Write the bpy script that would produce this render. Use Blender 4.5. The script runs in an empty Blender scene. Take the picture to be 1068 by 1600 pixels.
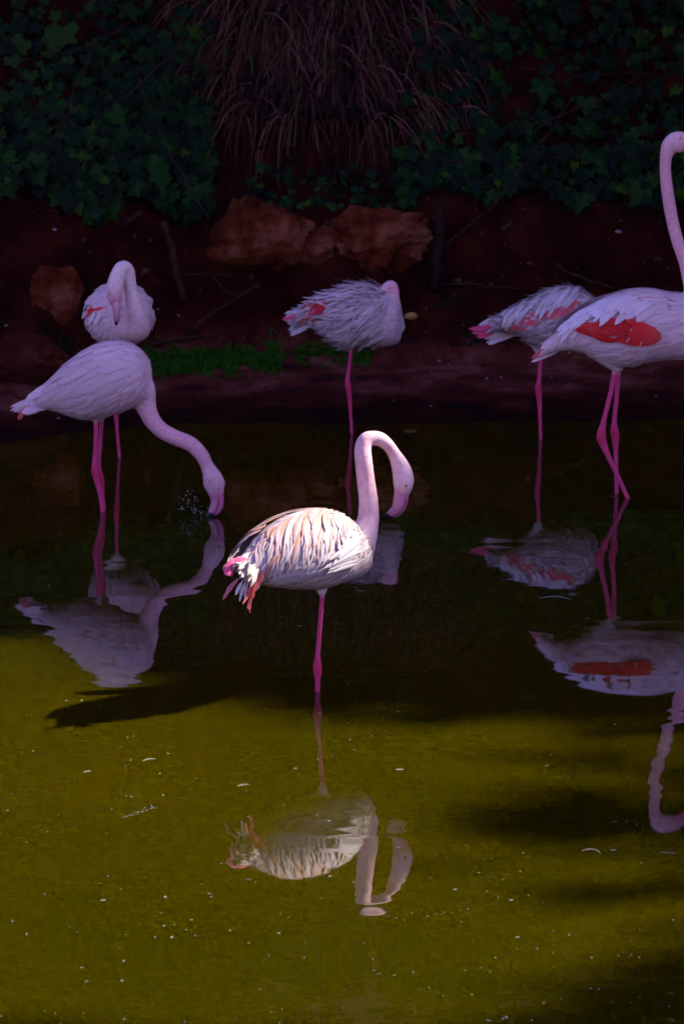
import bpy, bmesh, math, random
import numpy as np
from mathutils import Vector, Matrix, noise
from mathutils.kdtree import KDTree
from mathutils.bvhtree import BVHTree

scene = bpy.context.scene
COL = scene.collection

# ------------------------------------------------------------------ camera
PW, PH, FPX = 1068.0, 1600.0, 5500.0          # photo size and focal length in photo pixels
HCAM = 3.2
PITCH = math.atan(1120.0 / FPX)
cam_d = bpy.data.cameras.new('camera'); cam = bpy.data.objects.new('camera', cam_d); COL.objects.link(cam)
cam_d.sensor_fit = 'VERTICAL'; cam_d.sensor_height = 36.0; cam_d.lens = 36.0 * FPX / PH
cam_d.clip_start = 0.1; cam_d.clip_end = 1500
cam.location = (0, 0, HCAM); cam.rotation_euler = (math.pi / 2 - PITCH, 0, 0)
cam_d.dof.use_dof = True; cam_d.dof.focus_distance = 12.75; cam_d.dof.aperture_fstop = 7.5
scene.camera = cam

# ------------------------------------------------------------------ sky, sun, exposure
SUN_AZ, SUN_EL = math.radians(15), math.radians(40)      # azimuth measured from +X towards +Y
SUN = Vector((math.cos(SUN_AZ) * math.cos(SUN_EL), math.sin(SUN_AZ) * math.cos(SUN_EL), math.sin(SUN_EL)))
world = bpy.data.worlds.new('World'); scene.world = world; world.use_nodes = True
wn = world.node_tree.nodes; wl = world.node_tree.links
sky = wn.new('ShaderNodeTexSky'); sky.sky_type = 'NISHITA'; sky.sun_disc = False
sky.sun_elevation = SUN_EL; sky.sun_rotation = math.atan2(SUN.x, SUN.y)
sky.ozone_density = 5.0; sky.air_density = 1.0; sky.dust_density = 0.6
bg = next(n for n in wn if n.type == 'BACKGROUND'); bg.inputs['Strength'].default_value = 0.099
tint = wn.new('ShaderNodeMix'); tint.data_type = 'RGBA'; tint.blend_type = 'MULTIPLY'; tint.inputs[0].default_value = 1.0
tint.inputs[7].default_value = (1.36, 0.80, 1.12, 1)      # the violet cast of the photograph's white balance, even over the whole sky
wl.new(sky.outputs[0], tint.inputs[6]); wl.new(tint.outputs[2], bg.inputs[0])
sun_d = bpy.data.lights.new('sun', 'SUN'); sun_d.energy = 5.0; sun_d.angle = math.radians(0.53); sun_d.color = (1.0, 0.95, 0.86)
sun_o = bpy.data.objects.new('sun', sun_d); COL.objects.link(sun_o)
sun_o.rotation_euler = (-SUN).to_track_quat('-Z', 'Y').to_euler(); sun_o.location = SUN * 40
vs = scene.view_settings; vs.view_transform = 'Standard'; vs.look = 'None'; vs.exposure = 1.5; vs.gamma = 1.0
vs.use_curve_mapping = False
scene.cycles.use_denoising = True
scene.cycles.max_bounces = 8; scene.cycles.caustics_reflective = False; scene.cycles.caustics_refractive = False
scene.cycles.sample_clamp_indirect = 4.0

# ------------------------------------------------------------------ pixel <-> world
CF = Vector((0, math.cos(PITCH), -math.sin(PITCH))); CU = Vector((0, math.sin(PITCH), math.cos(PITCH)))
CAM = Vector((0, 0, HCAM))
def ray(x, y): return CF + Vector(((x - PW / 2) / FPX, 0, 0)) + CU * (-(y - PH / 2) / FPX)
def gy(g): return HCAM / math.tan(PITCH + math.atan((g - PH / 2) / FPX))    # distance of the water under image row g
def P(x, y, g):
    d = ray(x, y); return CAM + d * (gy(g) / d.y)
def mpp(g): return (gy(g) * math.cos(PITCH) + HCAM * math.sin(PITCH)) / FPX
def proj(p):
    v = Vector(p) - CAM; d = v.dot(CF)
    return PW / 2 + FPX * v.x / d, PH / 2 - FPX * v.dot(CU) / d

def sstep(a, b, x):
    t = min(1, max(0, (x - a) / (b - a))); return t * t * (3 - 2 * t)
def fbm(x, y, z=0., o=4): return noise.fractal(Vector((x, y, z)), 0.9, 2.1, o)

# ------------------------------------------------------------------ helpers
def tag(o, label=None, cat=None, group=None, kind=None):
    if label: o['label'] = label
    if cat: o['category'] = cat
    if group: o['group'] = group
    if kind: o['kind'] = kind
    return o
def empty(name, loc, label, cat, group=None):
    o = bpy.data.objects.new(name, None); o.empty_display_size = 0.2; COL.objects.link(o); o.location = loc
    return tag(o, label, cat, group)
def link(name, me, mat, parent=None):
    o = bpy.data.objects.new(name, me); COL.objects.link(o)
    if mat is not None and len(me.materials) == 0: me.materials.append(mat)
    if parent is not None:
        o.parent = parent
        o.matrix_parent_inverse = Matrix.Translation(-parent.location) if parent.type == 'EMPTY' else Matrix()
    return o
def mesh(name, verts, faces, cols=None, uvs=None, smooth=True):
    me = bpy.data.meshes.new(name); me.from_pydata([tuple(v) for v in verts], [], faces)
    if cols is not None:
        a = me.color_attributes.new('Col', 'FLOAT_COLOR', 'POINT')
        c = np.ones((len(verts), 4), np.float32); c[:, :3] = np.array(cols, np.float32)[:, :3]
        a.data.foreach_set('color', c.ravel())
    if uvs is not None:
        u = me.uv_layers.new(name='UVMap'); li = np.zeros(len(me.loops), np.int32); me.loops.foreach_get('vertex_index', li)
        u.data.foreach_set('uv', np.array(uvs, np.float32)[li].ravel())
    if smooth: me.polygons.foreach_set('use_smooth', np.ones(len(me.polygons), bool))
    me.update(); return me
class MB:
    """collects tubes and plates for ONE mesh"""
    def __init__(s): s.v = []; s.f = []; s.c = []
    def tube(s, pts, rads, n=7, cols=None, cap=True):
        base = len(s.v); m = len(pts); up = Vector((0, 0, 1))
        for i, p in enumerate(pts):
            p = Vector(p); t = (Vector(pts[min(i + 1, m - 1)]) - Vector(pts[max(i - 1, 0)])).normalized()
            a = t.cross(up);  a = a if a.length > 1e-3 else t.cross(Vector((0, 1, 0)))
            a.normalize(); b = a.cross(t)
            for k in range(n):
                w = 2 * math.pi * k / n
                s.v.append(p + (a * math.cos(w) + b * math.sin(w)) * rads[i]); s.c.append(cols[i] if cols else (1, 1, 1))
        for i in range(m - 1):
            for k in range(n):
                k2 = (k + 1) % n; s.f.append((base + i * n + k, base + i * n + k2, base + (i + 1) * n + k2, base + (i + 1) * n + k))
        if cap:
            s.f.append(tuple(base + k for k in reversed(range(n)))); s.f.append(tuple(base + (m - 1) * n + k for k in range(n)))
    def add(s, v, f, c=None):
        b = len(s.v); s.v += list(v); s.f += [tuple(b + i for i in q) for q in f]; s.c += list(c) if c is not None else [(1, 1, 1)] * len(v)
    def build(s, name, mat, parent=None, smooth=True): return link(name, mesh(name, s.v, s.f, s.c, smooth=smooth), mat, parent)

# ------------------------------------------------------------------ materials
def newmat(name):
    m = bpy.data.materials.new(name); m.use_nodes = True; nt = m.node_tree
    return m, nt.nodes, nt.links, next(n for n in nt.nodes if n.type == 'BSDF_PRINCIPLED')
def nd(N, t, **kw):
    n = N.new(t)
    for k, v in kw.items():
        if k in n.inputs: n.inputs[k].default_value = v
        else: setattr(n, k, v)
    return n
def ramp(N, stops):
    r = N.new('ShaderNodeValToRGB'); e = r.color_ramp.elements
    while len(e) < len(stops): e.new(0.5)
    for i, (p, c) in enumerate(stops): e[i].position = p; e[i].color = (*c, 1)
    return r
def rgbmix(N, L, fac, a, b, mode='MIX'):
    m = N.new('ShaderNodeMix'); m.data_type = 'RGBA'; m.blend_type = mode
    if hasattr(fac, 'links'): L.new(fac, m.inputs[0])
    else: m.inputs[0].default_value = fac
    for i, v in ((6, a), (7, b)):
        if hasattr(v, 'links'): L.new(v, m.inputs[i])
        else: m.inputs[i].default_value = (*v, 1)
    return m.outputs[2]

def mat_noise(name, stops, scale, rough=0.9, bump=0.3, bscale=None, bdist=0.01, vcol=False, detail=6):
    m, N, L, b = newmat(name)
    tc = N.new('ShaderNodeTexCoord')
    n = nd(N, 'ShaderNodeTexNoise', Scale=scale, Detail=detail, Roughness=0.62); L.new(tc.outputs['Object'], n.inputs['Vector'])
    r = ramp(N, stops); L.new(n.outputs['Fac'], r.inputs[0]); c = r.outputs[0]
    if vcol:
        a = nd(N, 'ShaderNodeVertexColor', layer_name='Col'); c = rgbmix(N, L, 1.0, c, a.outputs[0], 'MULTIPLY')
    L.new(c, b.inputs['Base Color']); b.inputs['Roughness'].default_value = rough
    b.inputs['Specular IOR Level'].default_value = 0.08
    n2 = nd(N, 'ShaderNodeTexNoise', Scale=bscale or scale * 4, Detail=8.0, Roughness=0.65); L.new(tc.outputs['Object'], n2.inputs['Vector'])
    bp = nd(N, 'ShaderNodeBump', Strength=bump, Distance=bdist); L.new(n2.outputs['Fac'], bp.inputs['Height']); L.new(bp.outputs[0], b.inputs['Normal'])
    return m

def mat_bird():
    m, N, L, b = newmat('plumage_skin')
    a = nd(N, 'ShaderNodeVertexColor', layer_name='Col'); tc = N.new('ShaderNodeTexCoord')
    n = nd(N, 'ShaderNodeTexNoise', Scale=60.0, Detail=4.0, Roughness=0.6); L.new(tc.outputs['Object'], n.inputs['Vector'])
    r = ramp(N, [(0.32, (0.84, 0.76, 0.78)), (0.68, (1.06, 1.08, 1.06))]); L.new(n.outputs['Fac'], r.inputs[0])
    L.new(rgbmix(N, L, 1.0, a.outputs[0], r.outputs[0], 'MULTIPLY'), b.inputs['Base Color'])
    b.inputs['Roughness'].default_value = 0.75; b.inputs['Specular IOR Level'].default_value = 0.2
    n2 = nd(N, 'ShaderNodeTexNoise', Scale=120.0, Detail=6.0, Roughness=0.75); L.new(tc.outputs['Object'], n2.inputs['Vector'])
    bp = nd(N, 'ShaderNodeBump', Strength=0.6, Distance=0.006); L.new(n2.outputs['Fac'], bp.inputs['Height']); L.new(bp.outputs[0], b.inputs['Normal'])
    return m
def mat_feather():
    m, N, L, b = newmat('feather')
    a = nd(N, 'ShaderNodeVertexColor', layer_name='Col'); uv = N.new('ShaderNodeUVMap'); uv.uv_map = 'UVMap'
    mp = N.new('ShaderNodeMapping'); mp.inputs['Scale'].default_value = (7, 1.2, 1); L.new(uv.outputs[0], mp.inputs[0])
    n = nd(N, 'ShaderNodeTexNoise', Scale=3.0, Detail=4.0, Roughness=0.7); L.new(mp.outputs[0], n.inputs['Vector'])
    r = ramp(N, [(0.3, (0.78, 0.76, 0.76)), (0.62, (1.04, 1.04, 1.04))]); L.new(n.outputs['Fac'], r.inputs[0])
    col = rgbmix(N, L, 1.0, a.outputs[0], r.outputs[0], 'MULTIPLY'); L.new(col, b.inputs['Base Color'])
    b.inputs['Roughness'].default_value = 0.6; b.inputs['Specular IOR Level'].default_value = 0.25
    bp = nd(N, 'ShaderNodeBump', Strength=0.5, Distance=0.002); L.new(n.outputs['Fac'], bp.inputs['Height']); L.new(bp.outputs[0], b.inputs['Normal'])
    tr = N.new('ShaderNodeBsdfTranslucent'); L.new(col, tr.inputs[0]); mx = nd(N, 'ShaderNodeMixShader', Fac=0.14)
    L.new(b.outputs[0], mx.inputs[1]); L.new(tr.outputs[0], mx.inputs[2])
    out = next(n for n in N if n.type == 'OUTPUT_MATERIAL'); L.new(mx.outputs[0], out.inputs[0])
    return m
def mat_vcol(name, rough, spec=0.4, bump=0.0, bscale=200.0):
    m, N, L, b = newmat(name); a = nd(N, 'ShaderNodeVertexColor', layer_name='Col'); L.new(a.outputs[0], b.inputs['Base Color'])
    b.inputs['Roughness'].default_value = rough; b.inputs['Specular IOR Level'].default_value = spec
    if bump:
        tc = N.new('ShaderNodeTexCoord'); n2 = nd(N, 'ShaderNodeTexNoise', Scale=bscale, Detail=4.0); L.new(tc.outputs['Object'], n2.inputs['Vector'])
        bp = nd(N, 'ShaderNodeBump', Strength=bump, Distance=0.003); L.new(n2.outputs['Fac'], bp.inputs['Height']); L.new(bp.outputs[0], b.inputs['Normal'])
    return m
def mat_leaf(name, stops, trans=0.3, rough=0.45, rnd='object'):
    m, N, L, b = newmat(name)
    if rnd == 'object': o = N.new('ShaderNodeObjectInfo'); f = o.outputs['Random']
    else: f = nd(N, 'ShaderNodeVertexColor', layer_name='Col').outputs[0]
    r = ramp(N, stops); L.new(f, r.inputs[0]); c = r.outputs[0]
    L.new(c, b.inputs['Base Color']); b.inputs['Roughness'].default_value = rough; b.inputs['Specular IOR Level'].default_value = 0.099
    tr = N.new('ShaderNodeBsdfTranslucent'); L.new(rgbmix(N, L, 1.0, c, (1.5, 1.7, 0.6), 'MULTIPLY'), tr.inputs[0]); mx = nd(N, 'ShaderNodeMixShader', Fac=trans)
    L.new(b.outputs[0], mx.inputs[1]); L.new(tr.outputs[0], mx.inputs[2])
    out = next(n for n in N if n.type == 'OUTPUT_MATERIAL'); L.new(mx.outputs[0], out.inputs[0])
    return m
def mat_water():
    m, N, L, b = newmat('turbid_water')
    tc = N.new('ShaderNodeTexCoord')
    n0 = nd(N, 'ShaderNodeTexNoise', Scale=0.6, Detail=2.0, Roughness=0.5); L.new(tc.outputs['Object'], n0.inputs['Vector'])
    r = ramp(N, [(0.3, (0.026, 0.0215, 0.00005)), (0.55, (0.032, 0.0245, 0.00005)), (0.75, (0.037, 0.0270, 0.00005))]); L.new(n0.outputs['Fac'], r.inputs[0])
    L.new(r.outputs[0], b.inputs['Base Color'])
    b.inputs['Subsurface Weight'].default_value = 1.0; b.inputs['Subsurface Radius'].default_value = (1.0, 0.9, 0.4); b.inputs['Subsurface Scale'].default_value = 0.22
    b.inputs['Roughness'].default_value = 0.02; b.inputs['IOR'].default_value = 1.62
    mp = N.new('ShaderNodeMapping'); mp.inputs['Scale'].default_value = (0.55, 1.0, 1.0); L.new(tc.outputs['Object'], mp.inputs[0])
    a = nd(N, 'ShaderNodeTexNoise', Scale=2.2, Detail=2.0, Roughness=0.5, Distortion=0.4); L.new(mp.outputs[0], a.inputs['Vector'])
    c = nd(N, 'ShaderNodeTexNoise', Scale=11.0, Detail=2.0, Roughness=0.5); L.new(mp.outputs[0], c.inputs['Vector'])
    ad = nd(N, 'ShaderNodeMath', operation='MULTIPLY_ADD'); ad.inputs[1].default_value = 0.025
    L.new(c.outputs['Fac'], ad.inputs[0]); L.new(a.outputs['Fac'], ad.inputs[2])
    bp = nd(N, 'ShaderNodeBump', Strength=1.0, Distance=0.0028); L.new(ad.outputs[0], bp.inputs['Height']); L.new(bp.outputs[0], b.inputs['Normal'])
    return m

M = dict(
    bird=mat_bird(), feather=mat_feather(), bill=mat_vcol('bill_horn', 0.35, 0.4, 0.1), eye=mat_vcol('eye_gloss', 0.1, 0.6),
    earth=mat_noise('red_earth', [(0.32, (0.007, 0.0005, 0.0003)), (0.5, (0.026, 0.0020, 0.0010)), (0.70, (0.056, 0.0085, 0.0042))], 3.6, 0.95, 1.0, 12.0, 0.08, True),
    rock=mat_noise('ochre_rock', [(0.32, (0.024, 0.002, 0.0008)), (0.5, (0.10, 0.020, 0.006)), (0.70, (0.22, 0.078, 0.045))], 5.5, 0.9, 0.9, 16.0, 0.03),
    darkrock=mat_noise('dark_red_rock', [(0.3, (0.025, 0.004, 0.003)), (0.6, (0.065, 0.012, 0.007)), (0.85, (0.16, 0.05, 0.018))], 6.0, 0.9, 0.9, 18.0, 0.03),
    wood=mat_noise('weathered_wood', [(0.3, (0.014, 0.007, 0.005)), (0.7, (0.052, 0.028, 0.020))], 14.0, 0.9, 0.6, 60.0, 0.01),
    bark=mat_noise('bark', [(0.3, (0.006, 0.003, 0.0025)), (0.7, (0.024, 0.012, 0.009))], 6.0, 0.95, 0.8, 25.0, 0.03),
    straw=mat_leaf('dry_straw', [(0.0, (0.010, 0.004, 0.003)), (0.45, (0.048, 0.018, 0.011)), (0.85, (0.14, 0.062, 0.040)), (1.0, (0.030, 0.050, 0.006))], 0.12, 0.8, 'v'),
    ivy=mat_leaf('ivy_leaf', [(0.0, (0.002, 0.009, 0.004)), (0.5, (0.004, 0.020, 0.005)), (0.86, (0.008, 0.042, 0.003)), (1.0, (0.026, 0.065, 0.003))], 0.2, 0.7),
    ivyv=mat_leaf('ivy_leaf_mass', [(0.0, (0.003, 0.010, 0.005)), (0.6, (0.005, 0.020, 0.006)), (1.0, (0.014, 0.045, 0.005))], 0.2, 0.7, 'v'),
    grass=mat_leaf('grass_blade', [(0.0, (0.010, 0.060, 0.003)), (0.6, (0.018, 0.10, 0.004)), (1.0, (0.05, 0.15, 0.006))], 0.3, 0.6, 'v'),
    treeleaf=mat_leaf('tree_leaf', [(0.0, (0.012, 0.030, 0.008)), (0.6, (0.030, 0.065, 0.010)), (1.0, (0.06, 0.10, 0.012))], 0.35, 0.5, 'v'),
    speck=mat_vcol('floating_fluff', 0.8, 0.2), pebble=mat_vcol('pale_pebble', 0.8, 0.2), water=mat_water())
dm, DN, DL, db = newmat('water_drop'); db.inputs['Base Color'].default_value = (0.9, 0.9, 0.95, 1); db.inputs['Transmission Weight'].default_value = 0.7
db.inputs['Roughness'].default_value = 0.1; db.inputs['IOR'].default_value = 1.33; M['drop'] = dm

# ------------------------------------------------------------------ terrain
def shore(x):
    """y of the back shoreline"""
    yl, yc, yr = gy(692), gy(660), gy(653)
    t = sstep(-2.0, -0.6, x); u = sstep(0.3, 1.8, x)
    return yl * (1 - t) + yc * t + (yr - yc) * u + 0.10 * fbm(x * 1.3, 3.1) + 0.03 * fbm(x * 6, 9.7)
def height(x, y, detail=True):
    d = max(y - shore(x), x - 5.2 - 0.5 * math.sin(y * 0.5), -8.0 - x, 4.0 - y)
    if d < 0: return -0.27 * sstep(0, 1.6, -d)
    back = sstep(0, 1.0, (y - shore(x)) + 0.5) if y > 15 else 0
    zb = 0.10 * min(d, 1.25) / 1.25
    e0 = 1.25 + 0.15 * fbm(x * 0.8, 1.7); e1 = e0 + 0.85 + 0.2 * fbm(x * 1.1, 5.2)
    zb += 0.84 * sstep(e0, e1, d)
    if d > e1: zb += min(d - e1, 3.5) * 0.55 + max(0, min(d - e1 - 3.5, 9)) * 0.95 + max(0, min(d - e1 - 12.5, 30)) * 0.2  # unseen hillside, steepened to keep bright sky out of the reflections
    zg = 0.25 * min(d, 4.0)
    z = zb * back + zg * (1 - back)
    if detail and back > 0:
        r = sstep(1.0, 1.9, d)
        z += (0.012 + 0.09 * r) * fbm(x * 2.2, y * 2.2, 0.3) * min(1, d * 3) + (0.006 + 0.022 * r) * fbm(x * 9, y * 9, 4.) * min(1, d * 3)
    return z
def axis(parts):
    out = []
    for a, b, st in parts: out += list(np.arange(a, b - 1e-6, st))
    return out + [parts[-1][1]]
xs = axis([(-260, -40, 20), (-40, -10, 2), (-10, -2.6, 0.25), (-2.6, 2.6, 0.045), (2.6, 10, 0.25), (10, 40, 2), (40, 260, 20)])
ys = axis([(-200, -20, 20), (-20, 2, 1), (2, 15.5, 0.4), (15.5, 17, 0.15), (17, 22.6, 0.045), (22.6, 30, 0.3), (30, 60, 2), (60, 320, 20)])
tv = []; tcol = []
for y in ys:
    for x in xs:
        z = height(x, y); tv.append((x, y, z))
        wet = 1 - sstep(0.0, 0.07, z + 0.02 * fbm(x * 4, y * 4, 7.))       # mud that stays soaked at the water's edge
        beach = sstep(0.02, 0.07, z) * (1 - sstep(0.12, 0.3, z))
        k = 1.0 - 0.45 * wet + 1.7 * beach
        tcol.append((k * (1 + 0.5 * beach), k * (1 + 2.6 * beach), k * (1 + 4.2 * beach)))
nx = len(xs)
tf = [(j * nx + i, j * nx + i + 1, (j + 1) * nx + i + 1, (j + 1) * nx + i) for j in range(len(ys) - 1) for i in range(nx - 1)]
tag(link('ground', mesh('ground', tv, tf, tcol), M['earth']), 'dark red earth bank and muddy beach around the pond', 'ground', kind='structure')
wv = [(-9.5, 3.0, 0), (7.0, 3.0, 0), (7.0, 19.2, 0), (-9.5, 19.2, 0)]
tag(link('water', mesh('water', wv, [(0, 1, 2, 3)], smooth=False), M['water']), 'still olive green pond water with dark reflections', 'water', kind='structure')

# ------------------------------------------------------------------ unseen trees shading the pond; crowns thinned to let chosen sun patches through
def lit_edge(x):
    return float(np.interp(x, [-400, 0, 100, 180, 250, 330, 500, 700, 900, 1068, 1500], [978, 982, 988, 1030, 1068, 1080, 1092, 1108, 1118, 1130, 1140]))
def shade(px, py):
    e = lit_edge(px) + 14 * fbm(px * 0.006, 2.0)
    soft = float(np.interp(px, [0, 250, 420, 1068], [32, 14, 46, 60]))
    s = 1 - sstep(e - soft * 0.6, e + soft, py)
    if s > 0.999: return 1.0
    s = max(s, 0.30 * sstep(620, 1000, px))
    s = max(s, sstep(640, 900, px) * 0.86 * sstep(1205, 1260, py) * (1 - sstep(1295, 1355, py)))
    s = max(s, 0.6 * sstep(900, 1060, px) * (1 - sstep(1330, 1380, py)))
    lim = 1440 + (1068 - px) * 0.42
    s = max(s, 0.88 * sstep(lim - 50, lim + 80, py) * sstep(450, 720, px))
    s = max(s, 0.45 * sstep(1570, 1640, py) * (1 - sstep(1700, 1800, py)))
    return s
rngT = random.Random(11)
def land(p):
    t = p[2] / SUN.z; return (p[0] - SUN.x * t, p[1] - SUN.y * t, 0)
def keep_leaf(p):
    q = land(p)
    if p[0] < 14.5 and q[1] > 5:
        a_, b_ = proj(q)
        if a_ > -160 and b_ > lit_edge(a_) - 42: return False
    if q[1] < 5: return q[0] < -2 or rngT.random() < 0.3
    px, py = proj(q)
    if px < -160: return True
    s = shade(px, py)
    return rngT.random() < (1.0 if s > 0.985 else -math.log(1 - s) / 4.5)      # leaf density that lets 1 - s of the sun through
def tree(loc, h, crown, nleaf, label, leaf=0.17, lean=(0, 0)):
    z0 = height(loc[0], loc[1], False) - 0.1
    root = empty('canopy_tree', (loc[0], loc[1], z0), label, 'tree', 'trees on the slope behind the pond')
    top = Vector((loc[0] + lean[0], loc[1] + lean[1], z0 + h)); b0 = Vector((loc[0], loc[1], z0 - 0.2))
    mb = MB(); tp = [b0.lerp(top, t) + Vector((0.15 * math.sin(t * 7 + loc[0]), 0.1 * math.sin(t * 5), 0)) for t in np.linspace(0, 0.92, 9)]
    while len(tp) > 4 and not all(0.99 < shade(*proj(land(q))) or proj(land(q))[0] < -160 for q in tp): tp.pop()
    mb.tube(tp, [0.16 * (1 - 0.85 * t) + 0.015 for t in np.linspace(0, 1, 9)][:len(tp)], 9)
    clumps = []
    for k in range(crown['n']):
        a = rngT.uniform(0, 6.283); zz = rngT.uniform(crown['z'][0], crown['z'][1]); rr = crown['r'] * math.sqrt(rngT.random()) * (1 - 0.45 * abs(2 * (zz - crown['z'][0]) / (crown['z'][1] - crown['z'][0]) - 0.9))
        t = min(0.9, max(0.15, zz / (z0 + h) * 0.85)); on = b0.lerp(top, t)
        c = Vector((on.x + rr * math.cos(a), on.y + rr * math.sin(a), zz)); clumps.append((c, rngT.uniform(0.7, 1.25)))
        mid = on.lerp(c, 0.5) + Vector((0, 0, -0.15))
        if k % 3 == 0 and on.z < tp[-1].z - 0.1 and all(shade(*proj(land(q))) > 0.98 or proj(land(q))[0] < -160 for q in (c, mid, on)):
            mb.tube([on, mid, c], [0.05, 0.03, 0.008], 5)
    mb.build('trunk', M['bark'], root)
    lv = []; lf = []; lc = []; dens = nleaf // len(clumps)
    for c, r in clumps:
        for _ in range(dens):
            d = Vector((rngT.gauss(0, 1), rngT.gauss(0, 1), rngT.gauss(0, 0.8))); d.normalize()
            p = c + d * r * rngT.random() ** 0.45
            if p.z < 2.4 or not keep_leaf(p): continue
            n = Vector((rngT.gauss(0, 1), rngT.gauss(0, 1), rngT.gauss(0, 1))).normalized(); u = n.orthogonal().normalized(); w = n.cross(u)
            s = leaf * rngT.uniform(0.7, 1.3); i = len(lv); g = rngT.random()
            lv += [p - u * s * 0.6, p + w * s * 0.35, p + u * s * 0.7, p - w * s * 0.35]; lf.append((i, i + 1, i + 2, i + 3)); lc += [(g, g, g)] * 4
    tag(link('crown', mesh('crown', lv, lf, lc, smooth=False), M['treeleaf'], root), kind='stuff')
TR = [((-5.8, 24.5), 10, 3.2, 'at the end of the row behind the ivy'), ((-2.4, 25.2), 10.5, 3.0, 'above the ivy covered bank'), ((0.9, 24.6), 10.5, 3.0, 'above the hanging dry grass'), ((4.0, 25.0), 11, 3.1, 'between the hanging dry grass and the side shore')]
for loc, h, r, pl in TR:
    tree(loc, h, dict(n=30, z=(2.9, h + 1.8), r=r), 11000, 'tall dense green tree ' + pl, 0.2, (0, -0.8))
EA = [((6.4, 25.6), 9, 2.6, (2.8, 10), 'added for shade on the slope above the corner tree'), ((9.2, 26.4), 10, 2.7, (3.2, 11), 'added for shade high on the slope beyond the corner tree'), ((9.4, 23.6), 10, 2.6, (2.6, 11), 'added for shade on the slope just beyond the corner tree'), ((7.0, 22.3), 9, 2.6, (2.6, 10), 'at the corner where side shore meets earth bank'), ((7.2, 19.6), 9, 2.5, (2.2, 10), 'on the side shore behind the tall-necked flamingo'), ((7.6, 17.0), 9.5, 2.5, (2.0, 10.5), 'on the side shore abreast of the feeding flamingo'),  # first three slope trees added to stop sun leaking onto the bank
      ((10.8, 20.8), 11, 2.8, (3, 12.5), 'in the second row of the side shore, beyond the corner tree'), ((11.2, 17.6), 12, 2.8, (3, 13.5), 'in the second row of the side shore, in the middle'), ((11.6, 15.0), 12, 2.7, (4, 13.5), 'in the second row of the side shore, towards the open water'), ((15.2, 19.5), 14, 3.0, (5, 16), 'in the third row of the side shore')]
for loc, h, r, z, pl in EA:
    tree(loc, h, dict(n=30, z=z, r=r), 12500, 'dense green tree ' + pl, 0.2, (-0.6, 0))
for loc, h, pl in [((18.2, 19.4), 18, 'behind the side shore groves, furthest up the slope'), ((18.6, 16.2), 19, 'in the middle of the rearmost row beyond the side shore'), ((19.0, 13.2), 19, 'in the rearmost row, across from the sunlit flamingo'), ((19.4, 10.0), 18, 'at the open end of the rearmost row beyond the side shore')]:
    tree(loc, h, dict(n=46, z=(8.5, h + 2), r=2.9), 30000, 'very tall slender tree added for soft shade ' + pl, 0.2, (-0.3, 0))  # row added far off so its blurred shade softens the sun patches
tree((8.0, 12.6), 7.5, dict(n=20, z=(2.8, 9.0), r=2.3), 6500, 'loose open crowned tree on the side shore abreast of the sunlit flamingo', 0.2, (-0.4, 0))
tree((8.3, 9.6), 7.0, dict(n=18, z=(2.8, 8.5), r=2.2), 5500, 'small open crowned tree on the side shore near the viewing side', 0.2, (-0.3, 0))

# ------------------------------------------------------------------ rocks, posts, sticks
def rock(pxs, g, zc, label, mat, seed, name='rock', depth=0.7):
    """pxs = (x0, y0, x1, y1) in the photo; stands at image row g"""
    x0, y0, x1, y1 = pxs; c = P((x0 + x1) / 2, (y0 + y1) / 2, g); k = mpp(g); sx = (x1 - x0) / 2 * k; sz = (y1 - y0) / 2 * k; sy = depth * (sx + sz) / 2
    rk = random.Random(int(seed * 10)); cuts = []
    for _ in range(11): cuts.append((Vector((rk.gauss(0, 1), rk.gauss(0, 1), rk.gauss(0, 1))).normalized(), rk.uniform(0.55, 0.9)))
    bm = bmesh.new(); bmesh.ops.create_icosphere(bm, subdivisions=5, radius=1.0)
    for v in bm.verts:
        p = v.co.copy(); q = p * 1.5 + Vector((seed, seed * 0.7, 0))
        f = 1 + 0.34 * noise.fractal(q, 0.8, 2.2, 3) + 0.15 * noise.fractal(q * 3.5, 0.7, 2.2, 6)
        f -= 0.12 * max(0, noise.noise(q * 2.1 + Vector((5, 1, 2))))
        p = p * f
        for nn, dd in cuts:
            e = p.dot(nn) - dd
            if e > 0: p = p - nn * (e * 0.65)
        v.co = Vector((p.x * sx, p.y * sy, p.z * sz)) * 1.08
    me = bpy.data.meshes.new(name); bm.to_mesh(me); bm.free(); me.polygons.foreach_set('use_smooth', np.ones(len(me.polygons), bool))
    o = link(name, me, mat); o.location = c
    return tag(o, label, 'rock', 'rocks set in the earth bank')
def bankrow(x, y):
    """ground row g such that the pixel ray (x, y) meets the terrain"""
    d = ray(x, y).normalized(); t = 12.0
    while t < 40:
        p = CAM + d * t
        if p.y > 15 and p.z < height(p.x, p.y): break
        t += 0.04
    return p
def rowof(yw): return PH / 2 + FPX * math.tan(math.atan2(HCAM, yw) - PITCH)
def hit(x, y, off=0.0):
    p = bankrow(x, y); return rowof(p.y - off)
for a in [((308, 318, 492, 446), 'large orange ochre boulder set under the hanging dry grass', 'rock', 1.3, 0.6),
          ((440, 352, 540, 436), 'small ochre rock wedged between two large boulders', 'rock', 9.1, 0.7),
          ((500, 322, 676, 430), 'wide ochre boulder beside the short stump', 'rock', 4.4, 0.6),
          ((32, 424, 138, 516), 'brown ochre rock beside the preening white flamingo', 'rock', 7.7, 0.8),
          ((-30, 520, 96, 612), 'dark red rounded rock at the muddy edge behind the feeding flamingo', 'darkrock', 2.9, 0.8)]:
    g = hit((a[0][0] + a[0][2]) / 2, a[0][3] - 12, -0.10)
    rock(a[0], g, 0, a[1], M[a[2]], a[3], depth=a[4])
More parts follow.
